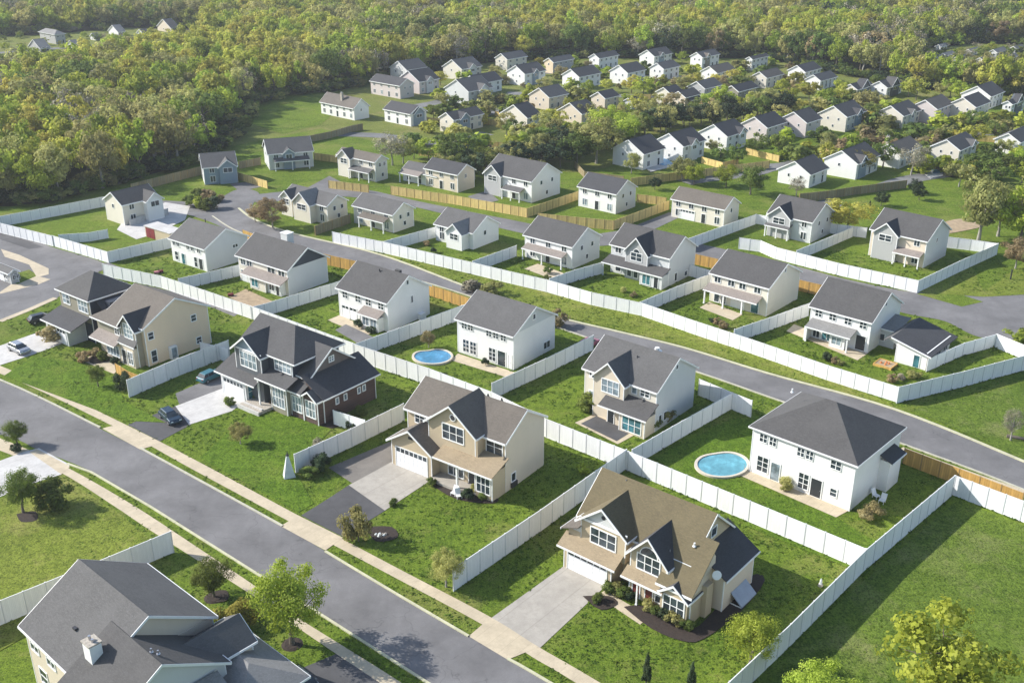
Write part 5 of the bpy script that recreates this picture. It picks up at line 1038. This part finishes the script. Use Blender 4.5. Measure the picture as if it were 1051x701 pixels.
def inside(x,y,Q):
    c=False;n=len(Q)
    for i in range(n):
        x0,y0=Q[i];x1,y1=Q[(i+1)%n]
        if (y0>y)!=(y1>y) and x<(x1-x0)*(y-y0)/(y1-y0)+x0: c=not c
    return c
HP=[(o.location.x,o.location.y,o.rotation_euler.z) for o in COL.objects if o.parent is None and o.get('category') in('house','garage')]
def free(x,y):
    for hx,hy,a in HP:
        cx=hx+5*math.cos(a)-5*math.sin(a);cy=hy+5*math.sin(a)+5*math.cos(a)
        if (x-cx)**2+(y-cy)**2<75: return False
    return True
n=0
while n<280:
    u=rg.uniform(400,1051);v=rg.uniform(60,190);x,y=G(u,v)
    if inside(x,y,EST) and free(x,y):
        shrub(x,y,rg.uniform(1.8,5.2),rg.choice(['olive','spring','yellow','green','green','rust','olive','spring','spring']),'small bushy garden tree among the rear estate houses',group='small bushy trees of the rear estate',fine=0,wide=rg.uniform(1.1,1.7));n+=1  # small garden trees and bushes, all built from the shrub mesh
# ------------------------------------------------------------ the wood
HOLES=[[(-60,84),(20,86),(80,80),(110,64),(220,58),(215,30),(130,28),(30,36),(-40,38)],[(935,84),(1000,88),(1070,90),(1070,46),(1000,44),(940,50)],[(995,42),(1030,42),(1030,31),(995,31)]]
HW=[[G(*p) for p in q] for q in HOLES]
FW=[G(*p) for p in FLOOR]+[(900,1500),(-900,1500)]
pts=[]
step=7.0
rf=random.Random(11)
yy=180.
while yy<1150:
    hw=yy*.53+25;xx=-hw
    while xx<hw:
        x=xx+rf.uniform(-2.8,2.8);y=yy+rf.uniform(-2.8,2.8)
        if inside(x,y,FW) and not any(inside(x,y,q) for q in HW):
            pts.append((x,y))
        xx+=step
    yy+=step
pts.sort(key=lambda p:p[1]-.0*abs(p[0]))
def kindof(x,y):
    a=noise.noise(Vector((x*.012,y*.012,3.)));b=noise.noise(Vector((x*.05,y*.05,9.)));q=a*1.2+b*.9+rf.uniform(-.45,.45)+(.12 if x<-60 else 0)-(.30 if x>230 else 0)
    if x<-70 and y<330: q-=.16
    if q>.42: return 'yellow'
    if q>-.02: return 'spring'
    if q>-.36: return 'olive'
    if q>-.56: return 'bare' if rf.random()<.6 else 'olive'
    if q>-.78: return 'green'
    return 'rust' if rf.random()<.12 else 'dark' if rf.random()<.35 else 'green'
WL={'yellow':'golden topped tree at the near edge of the wood','spring':'yellow green tree at the near edge of the wood','olive':'dull olive tree at the near edge of the wood','bare':'grey leafless tree at the near edge of the wood','green':'green tree at the near edge of the wood','dark':'dark tree at the near edge of the wood','rust':'rust brown tree at the near edge of the wood'}
# distance behind the wood's front edge decides which ones show as single trees
def edged(x,y):
    return min(math.hypot(x-a,y-b) for a,b in EDGE)
EDGE=[]
for i in range(len(FLOOR)-1):
    a=G(*FLOOR[i]);b=G(*FLOOR[i+1])
    for k in range(12): EDGE.append((a[0]+(b[0]-a[0])*k/12,a[1]+(b[1]-a[1])*k/12))
sc=sorted(((edged(x,y)*1.4+y*.22+(500 if abs(x)>y*.5+8 else 0)),x,y) for x,y in pts)
near=set((x,y) for _,x,y in sc[:150]);far=[p for p in pts if p not in near]
for x,y in near:
    kd=kindof(x,y);tree(x,y,rf.uniform(9.5,14.5),kd,WL[kd],group=kd+' trees at the edge of the wood',fine=0 if y>260 else 1,wide=rf.uniform(.72,.98))
KINDS=['spring','olive','yellow','bare','green','dark','rust']
pc=bpy.data.collections.new('wood_crowns');names=[]
j=0;idx={}
for kd in KINDS:
    for v in range(2):
        me,tm=proto(kd,v,0);o=bpy.data.objects.new('a%02d_crown'%j,me);pc.objects.link(o);idx.setdefault(kd,[]).append(j);j+=1
def scatter(name,P3,sc_,ix,label):
    me=bpy.data.meshes.new(name);me.from_pydata(P3,[],[])
    me.attributes.new('scl','FLOAT_VECTOR','POINT').data.foreach_set('vector',np.array(sc_,dtype=np.float32).reshape(-1))
    me.attributes.new('idx','INT','POINT').data.foreach_set('value',np.array(ix,dtype=np.int32));me.attributes.new('rz','FLOAT','POINT').data.foreach_set('value',np.array([rf.uniform(0,6.28) for _ in P3],dtype=np.float32))
    o=link(name,me);o['kind']='stuff';o['label']=label;o['category']=name
    ng=bpy.data.node_groups.new(name,'GeometryNodeTree');ng.interface.new_socket('Geometry',in_out='INPUT',socket_type='NodeSocketGeometry');ng.interface.new_socket('Geometry',in_out='OUTPUT',socket_type='NodeSocketGeometry')
    N=ng.nodes;gi=N.new('NodeGroupInput');go=N.new('NodeGroupOutput');ci=N.new('GeometryNodeCollectionInfo');ci.inputs['Collection'].default_value=pc;ci.inputs['Separate Children'].default_value=True;ci.inputs['Reset Children'].default_value=True
    ip=N.new('GeometryNodeInstanceOnPoints');ip.inputs['Pick Instance'].default_value=True
    def at(nm,tp):
        q=N.new('GeometryNodeInputNamedAttribute');q.data_type=tp;q.inputs['Name'].default_value=nm;return q.outputs[0]
    cx=N.new('ShaderNodeCombineXYZ');L=ng.links.new
    L(gi.outputs[0],ip.inputs['Points']);L(ci.outputs[0],ip.inputs['Instance']);L(at('idx','INT'),ip.inputs['Instance Index']);L(at('rz','FLOAT'),cx.inputs[2]);L(cx.outputs[0],ip.inputs['Rotation']);L(at('scl','FLOAT_VECTOR'),ip.inputs['Scale']);L(ip.outputs[0],go.inputs[0])
    md=o.modifiers.new('scatter','NODES');md.node_group=ng
    return o
P3=[];SC=[];IX=[]
for x,y in far:
    kd=kindof(x,y);s=rf.uniform(9.,14.5)/2.2;w=rf.uniform(.78,1.08);P3.append((x,y,0));SC.append((s*w,s*w,s));IX.append(rf.choice(idx[kd]))
scatter('wood',P3,SC,IX,'spring wood of yellow green, olive and grey trees filling the background')
P3=[];SC=[];IX=[]
for x,y in EDGE:
    for _ in range(5):
        kd=rf.choice(['green','olive','dark','dark','green']);s=rf.uniform(2.0,4.5)/2.2;P3.append((x+rf.uniform(-5,5),y+rf.uniform(0,8),-.35*s));SC.append((s*1.3,s*1.3,s));IX.append(rf.choice(idx[kd]))
for q in HW[:2]:
    for i in range(len(q)):
        a=q[i];b=q[(i+1)%len(q)]
        for t in range(40):
            x=a[0]+(b[0]-a[0])*t/40+rf.uniform(-6,6);y=a[1]+(b[1]-a[1])*t/40+rf.uniform(-2,12);s=rf.uniform(3.,6.)/2.2;P3.append((x,y,-.4*s));SC.append((s*1.3,s*1.3,s));IX.append(rf.choice(idx[rf.choice(['green','olive','spring'])]))
    xs=[p[0] for p in q];ys=[p[1] for p in q]
    for _ in range(170):
        x=rf.uniform(min(xs),max(xs));y=rf.uniform(min(ys),max(ys))
        if inside(x,y,q): s=rf.uniform(2.0,4.2)/2.2;P3.append((x,y,-.3*s));SC.append((s*1.3,s*1.3,s));IX.append(rf.choice(idx[rf.choice(['green','olive','spring','bare'])]))
scatter('undergrowth',P3,SC,IX,'low mixed undergrowth along the foot of the wood')
# short tufts and weeds that roughen the near lawns, thicker along the fences
pc2=bpy.data.collections.new('tufts')
for v in range(4):
    me,C=leafmesh('tuft',700+v,.5,.5,-.12,5,26,.30,'leaf_tuft',core=.1,crs=1.6);o=bpy.data.objects.new('t%d_tuft'%v,me);pc2.objects.link(o)
PB=[(min(p[0] for p in q),max(p[0] for p in q),min(p[1] for p in q),max(p[1] for p in q),q) for q in PAVED]
def paved(x,y): return any(a-.2<=x<=b+.2 and c-.2<=y<=d+.2 and inside(x,y,q) for a,b,c,d,q in PB)
PL=[G(741,478),G(444,367)]
P3=[];SC=[];IX=[]
while len(P3)<19000:
    y=72+135*rf.random()**1.25;x=rf.uniform(-.52,.52)*y
    if noise.noise(Vector((x*.16,y*.16,0)))+rf.uniform(-.55,.55)<-.05: continue
    if paved(x,y) or any((x-a)**2+(y-b)**2<20 for a,b in PL): continue
    s=rf.uniform(.18,.48)*(1+max(0,y-110)/110);P3.append((x,y,0));SC.append((s*1.2,s*1.2,s*.55));IX.append(rf.randrange(4))
for o in list(COL.objects):
    if o.get('category')=='fence' and 60<o.location.y<190:
        for c in o.children:
            if c.name.startswith('panel'):
                a=c.rotation_euler.z
                for _ in range(5):
                    t=rf.uniform(0,2.2);k_=rf.choice((-.14,.14))*rf.uniform(.7,1.8);x=o.location.x+c.location.x+math.cos(a)*t-math.sin(a)*k_;y=o.location.y+c.location.y+math.sin(a)*t+math.cos(a)*k_
                    if not paved(x,y): s=rf.uniform(.3,.7);P3.append((x,y,0));SC.append((s,s,s*rf.uniform(.5,1.1)));IX.append(rf.randrange(4))
pc,pc_w=pc2,pc
scatter('grass_tufts',P3,SC,IX,'uneven tufts of grass and weeds on the near lawns')
# ============================================================ POOLS, CARS, GARDEN THINGS
def ring(n,cu,cv,ru,rv,k=1.,kid=0.):
    out=[]
    for i in range(n):
        a=2*math.pi*i/n;rr=1-kid*math.exp(-((a-4.4)**2)/.25);out.append(G(cu+ru*k*rr*math.cos(a),cv+rv*k*rr*math.sin(a)))
    return out
def pool(cu,cv,ru,rv,label,water='pool_water',kid=0.,hz=.3):
    o=G(cu,cv);root=empty('swimming_pool',(o[0],o[1],0),0,label,'pool')
    A=[(x-o[0],y-o[1]) for x,y in ring(40,cu,cv,ru,rv,1.12,kid)];B=[(x-o[0],y-o[1]) for x,y in ring(40,cu,cv,ru,rv,1.,kid)];n=40
    m=MB();m.add([(x,y,hz) for x,y in A]+[(x,y,hz) for x,y in B]+[(x,y,0) for x,y in A]+[(x,y,.05) for x,y in B],[(i,(i+1)%n,n+(i+1)%n,n+i) for i in range(n)]+[(i,(i+1)%n,2*n+(i+1)%n,2*n+i) for i in range(n)]+[(n+i,n+(i+1)%n,3*n+(i+1)%n,3*n+i) for i in range(n)],'pool_rim');m.build('rim',root)
    w=MB();w.add([(x,y,hz-.12) for x,y in B],[tuple(range(n))],water);w.build('water',root)
    l=MB();p,q=B[3],B[36]
    for s_ in (0,.5): l.cyl((p[0]+s_,p[1],hz-.2),(p[0]+s_,p[1],hz+.7),.03,.03,'metal',6)
    l.build('ladder',root)
pool(741,478,25.5,12.3,'round pool with pale stone rim beside the hipped white house','pool_water',.12);pool(444,367,19,7.5,'kidney shaped blue pool with pale rim beside the bright white house','pool_blue',.25)
def rpool(pts,deck,label,water):
    o=G(*pts[0]);root=empty('swimming_pool',(o[0],o[1],0),0,label,'pool')
    m=MB();m.prism([(G(*p)[0]-o[0],G(*p)[1]-o[1]) for p in deck],.04,.2,'concrete_light');m.build('deck',root);w=MB();w.prism([(G(*p)[0]-o[0],G(*p)[1]-o[1]) for p in pts],.1,.26,water);w.build('water',root)
rpool([(950,172),(963,168.5),(975,173),(970,178),(956,179)],[(940,173),(958,166),(984,172),(982,178),(955,184)],'blue rectangular pool on a white deck beside the cream house','pool_blue')
rpool([(673,169),(679,163),(686,165),(691,169),(682,171)],[(660,172),(672,160),(697,170),(668,177)],'pool under a turquoise cover beside the first white gable','blue_tarp')
def car(u,v,deg,mat,label):
    x,y=G(u,v);root=empty('parked_car',(x,y,.03),R(deg),label,'car')
    m=MB();L,Wd=4.5,.9
    prof=[(-2.25,.35),(-2.2,.75),(-2.05,.95),(-1.1,1.0),(1.0,1.0),(2.0,.85),(2.22,.6),(2.25,.32)]
    sec=[]
    for wy,dz in ((-Wd,0),(-Wd*.93,.0),(Wd*.93,0),(Wd,0)): sec.append(wy)
    m.ext(prof,-Wd,Wd,mat,'y')
    o=m.build('body',root);bv=o.modifiers.new('b','BEVEL');bv.width=.09;bv.segments=3;bv.limit_method='ANGLE'
    g=MB();lo=[(-1.95,.98),(1.25,.98)];hi=[(-1.5,1.45),(.45,1.45)]
    g.add([(-1.95,-.82,.97),(1.25,-.82,.97),(1.25,.82,.97),(-1.95,.82,.97),(-1.55,-.64,1.44),(.45,-.64,1.44),(.45,.64,1.44),(-1.55,.64,1.44)],[(3,2,1,0),(4,5,6,7),(0,1,5,4),(1,2,6,5),(2,3,7,6),(3,0,4,7)],'glass');g.build('windows',root)
    r=MB();r.add([(-1.6,-.66,1.42),(.5,-.66,1.42),(.5,.66,1.42),(-1.6,.66,1.42),(-1.45,-.58,1.5),(.35,-.58,1.5),(.35,.58,1.5),(-1.45,.58,1.5)],[(3,2,1,0),(4,5,6,7),(0,1,5,4),(1,2,6,5),(2,3,7,6),(3,0,4,7)],mat)
    for a in (-1.0,.0):
        for s_ in (-1,1): r.cyl((a,s_*.80,.98),(a,s_*.64,1.45),.04,.04,mat,5)
    r.build('car_roof',root)
    for a in (-1.4,1.4):
        for s_ in (-1,1):
            w=MB();w.cyl((a,s_*.72,.32),(a,s_*.93,.32),.33,.33,'rubber',18);wo=w.build('wheel',root);k=MB();k.cyl((a,s_*.90,.32),(a,s_*.945,.32),.2,.18,'metal',12);k.build('rim',wo)
    for s_ in (-1,1):
        b=MB();b.box(2.16,2.27,s_*.62-.16,s_*.62+.16,.6,.74,'glass_pale');b.build('headlight',root);b=MB();b.box(-2.27,-2.16,s_*.66-.13,s_*.66+.13,.7,.85,'red_paint');b.build('tail_light',root);b=MB();b.box(.7,.95,s_*.9-.04 if s_<0 else .86,s_*.9+.04 if s_>0 else -.86,1.0,1.12,mat);b.build('mirror',root)
    return root
car(175,431,-50,'car_blue','dark blue car on the asphalt driveway apron of the brick house');car(20,361,-38,'car_silver','silver car on the pale driveway near the left edge');car(217,389,55,'car_teal','teal blue car tucked beside the white garage door');car(604,356,50,'car_pink','pinkish red car parked behind the bright white house fence');car(43,330,40,'car_black','black car partly hidden at the corner of the small white garage');car(312,706,-45,'car_silver','pale car on the dark driveway at the bottom edge')
# white garden obelisk
x,y=G(297,489);root=empty('garden_obelisk',(x,y,0),R(20),'slender white garden obelisk with dark tip on the front lawn at the fence end','obelisk');m=MB();m.add([(-.75,-.6,0),(.75,-.6,0),(.75,.6,0),(-.75,.6,0),(-.13,-.1,3.1),(.13,-.1,3.1),(.13,.1,3.1),(-.13,.1,3.1)],[(3,2,1,0),(4,5,6,7),(0,1,5,4),(1,2,6,5),(2,3,7,6),(3,0,4,7)],'canvas');m.build('body',root);m=MB();m.cyl((0,0,3.1),(0,0,3.7),.14,.02,'metal_dark',8);m.cyl((0,0,3.1),(0,0,3.16),.25,.25,'metal_dark',8);m.build('tip',root)
def planter(u,v,w,d,deg,label,fill='orange_paint'):
    x,y=G(u,v);root=empty('raised_bed',(x,y,0),R(deg),label,'raised bed')
    m=MB();t=.14
    for q in ((-w/2,w/2,-d/2,-d/2+t),(-w/2,w/2,d/2-t,d/2),(-w/2,-w/2+t,-d/2+t,d/2-t),(w/2-t,w/2,-d/2+t,d/2-t)): m.box(*q,0,.4,'orange_wood')
    m.build('frame',root);m=MB();m.box(-w/2+t+.002,w/2-t-.002,-d/2+t+.002,d/2-t-.002,0,.33,'dirt');m.build('soil',root)
    for a,b in ((-.6,-.3),(.5,.2),(0,.4),(.2,-.5)):
        m=MB();m.cyl((a,b,.33),(a,b,.6),.22,.1,fill,7);m.build('plant',root)
planter(908.5,375,3.0,2.6,-42,'square raised bed with orange plants on the lawn left of the annex')
for u,v,s,kd in [(848,369,1.3,'dark'),(857,373,1.1,'rust'),(862,375,.9,'olive'),(915,392,1.3,'rust'),(924,390,1.0,'bare'),(935,388,1.3,'olive'),(942,388,1.0,'olive'),(736,333,1.2,'rust'),(742,337,1.3,'rust'),(730,331,.9,'dark'),(650,305,1.0,'rust'),(640,300,1.0,'olive'),(562,289,1.2,'green'),(438,252,1.1,'rust')]: SP(u,v,s,kd,'small garden plant in the fenced yards along the second street',group='plants in the fenced yards',fine=1,wide=1.3)
def chair(u,v,deg,label,mat='trim'):
    x,y=G(u,v);root=empty('garden_chair',(x,y,0),R(deg),label,'chair')
    m=MB();m.box(-.35,.35,-.35,.35,.36,.43,mat);m.build('seat',root);m=MB();m.add([(-.35,.3,.43),(.35,.3,.43),(.35,.62,1.1),(-.35,.62,1.1),(-.35,.36,.43),(.35,.36,.43),(.35,.68,1.1),(-.35,.68,1.1)],[(0,1,2,3),(7,6,5,4),(0,4,5,1),(3,2,6,7),(0,3,7,4),(1,5,6,2)],mat);m.build('backrest',root)
    for a in (-.3,.3):
        for b in (-.3,.3): m=MB();m.box(a-.03,a+.03,b-.03,b+.03,0,.36,mat);m.build('leg',root)
chair(899,511,30,'white garden chair beside the hipped white house, left one of the pair');chair(905,516,-40,'white garden chair beside the hipped white house, right one of the pair');chair(466,508,-30,'white porch chair on the terrace of the big tan house');chair(471,511,20,'second white porch chair, nearer the steps of the big tan house')
def toy(u,v,label,mat,name='garden_toy',s=.5):
    x,y=G(u,v);root=empty(name,(x,y,0),R(20),label,'garden toy');m=MB();m.box(-s,s,-s*.5,s*.5,.1,s,mat);m.cyl((-s*.8,-s*.5,.15),(-s*.8,s*.5,.15),.15,.15,'rubber',8);m.cyl((s*.8,-s*.5,.15),(s*.8,s*.5,.15),.15,.15,'rubber',8);m.build('body',root);m=MB();m.cyl((s*.6,0,s),(s*.9,0,s*2),.04,.04,'metal_dark',6);m.build('handle',root)
toy(161,281,'pink toy cart on the lawn by the back fence, far left','pink_cloth');toy(237,304,'red toy cart on the patio of the navy triangle house','red_paint');toy(165,280,'red toy cart behind the pink one by the back fence','red_paint');toy(622,360,'dark cart beside the pinkish red car','metal_dark') if False else None
x,y=G(842,601);root=empty('garden_statue',(x,y,0),0,'small pale stone statue on the lawn beside the long white fence','statue');m=MB();m.cyl((0,0,0),(0,0,.25),.3,.25,'stone',8);m.build('base',root);m=MB();m.cyl((0,0,.25),(0,0,.7),.16,.12,'canvas',8);m.cyl((0,0,.7),(0,0,.95),.12,.04,'canvas',8);m.build('figure',root)
x,y=G(1037,287);root=empty('marker_post',(x,y,0),0,'thin black post on the open lawn at the right edge','post');m=MB();m.box(-.1,.1,-.1,.1,0,1.9,'metal_dark');m.box(-.16,.16,-.16,.16,1.9,2.0,'metal_dark');m.build('shaft',root)
m=MB();m.cyl((0,0,.25),(3.2,-1.2,.25),.26,.2,'bark',10);o=m.build('fallen_log',None,(*G(1033,449),0));tag(o,'dark fallen log on the grass at the right edge','log')
# rocks and flowers of the bed by the asphalt drive
x,y=G(390,549);root=empty('rockery',(x,y,0),0,'small rockery with pale flowers in the lawn of the big tan house','rockery')
for i in range(7):
    a=rg.uniform(0,6.28);q=rg.uniform(0,1.0);m=MB();s=rg.uniform(.2,.4);bx,by=math.cos(a)*q,math.sin(a)*q*.8;m.cyl((bx,by,0),(bx+.05,by,s),s*.9,s*.4,'stone' if i%2 else 'canvas',7);m.build('rock',root)
for u,v,r_,lab in [(300,661,1.1,'ring of mulch under the bright yellow green street tree'),(220,613,1.1,'ring of mulch under the small dark green tree')]:
    m=MB();m.cyl((0,0,0),(0,0,.12),r_,r_*.7,'mulch',16);o=m.build('mulch_ring',None,(*G(u,v),0));tag(o,lab,'mulch ring')
# courtyard with dark red doors
x,y=G(150,243);root=empty('courtyard_shed',(x,y,0),R(-38),'low tan shed with dark red double doors in the white courtyard','shed')
m=MB();m.box(0,9,0,3.2,0,2.4,'sid_tan');m.build('wall',root);m=MB();m.box(-.2,9.2,-.2,3.4,2.4,2.55,'concrete_light');m.build('roof',root)
for a in (.3,1.9): m=MB();m.box(a,a+1.5,-.05,.0,.05,2.2,'red_paint');m.build('door',root)
fence([(133,226),(150,220),(172,214)],1.4,'low white courtyard wall beside the taupe roofed house','concrete_light',name='wall',cat='wall',step=4,post='concrete_light')
# ============================================================ LIGHT, AIR, CAMERA
EL=R(33);sx,sy=.978,-.209        # horizontal direction the shadows fall
w=bpy.data.worlds.new('World');S.world=w;w.use_nodes=True;nt=w.node_tree;nt.nodes.clear()
sk=nt.nodes.new('ShaderNodeTexSky');sk.sky_type='NISHITA';sk.sun_disc=False;sk.sun_elevation=EL;sk.air_density=1.;sk.dust_density=1.;sk.ozone_density=1.
sk.sun_rotation=math.atan2(-sx,-sy)
bg=nt.nodes.new('ShaderNodeBackground');bg.inputs[1].default_value=.15;wo=nt.nodes.new('ShaderNodeOutputWorld');nt.links.new(sk.outputs[0],bg.inputs[0]);nt.links.new(bg.outputs[0],wo.inputs[0])
ld=bpy.data.lights.new('sun','SUN');ld.energy=5.;ld.angle=R(.55);ld.color=(1,.965,.91);lo=link('sun',ld)
dv=Vector((sx*math.cos(EL),sy*math.cos(EL),-math.sin(EL)));lo.rotation_euler=dv.to_track_quat('-Z','Y').to_euler()
cd=bpy.data.cameras.new('camera');cam=link('camera',cd,None,(0,0,CH));cam.rotation_euler=(R(90)-TH,0,0);cd.sensor_width=36;cd.lens=FPX/1051*36;cd.clip_end=8000;cd.clip_start=.5;S.camera=cam
if HAZE:
    hz=MB();hz.box(-1500,1500,-300,1650,-1,75,'haze_m') if False else None
    km=bpy.data.materials.new('haze');km.use_nodes=True;t=km.node_tree;t.nodes.clear();oo=t.nodes.new('ShaderNodeOutputMaterial');pv=t.nodes.new('ShaderNodeVolumePrincipled');pv.inputs['Color'].default_value=(.86,.90,.96,1);pv.inputs['Density'].default_value=HAZE;pv.inputs['Anisotropy'].default_value=.2;t.links.new(pv.outputs[0],oo.inputs['Volume']);MATS['haze']=km
    hz=MB();hz.box(-1500,1500,-300,1650,-1,75,'haze');o=hz.build('haze');o['kind']='stuff';o['label']='thin pale haze over the estate';o['category']='haze'
S.view_settings.view_transform='Standard';S.view_settings.look='None';S.view_settings.exposure=EXPO;S.view_settings.gamma=1;S.view_settings.use_curve_mapping=False
S.render.engine='CYCLES';S.cycles.max_bounces=6;S.cycles.transparent_max_bounces=4;S.cycles.volume_bounces=0;S.cycles.use_denoising=True
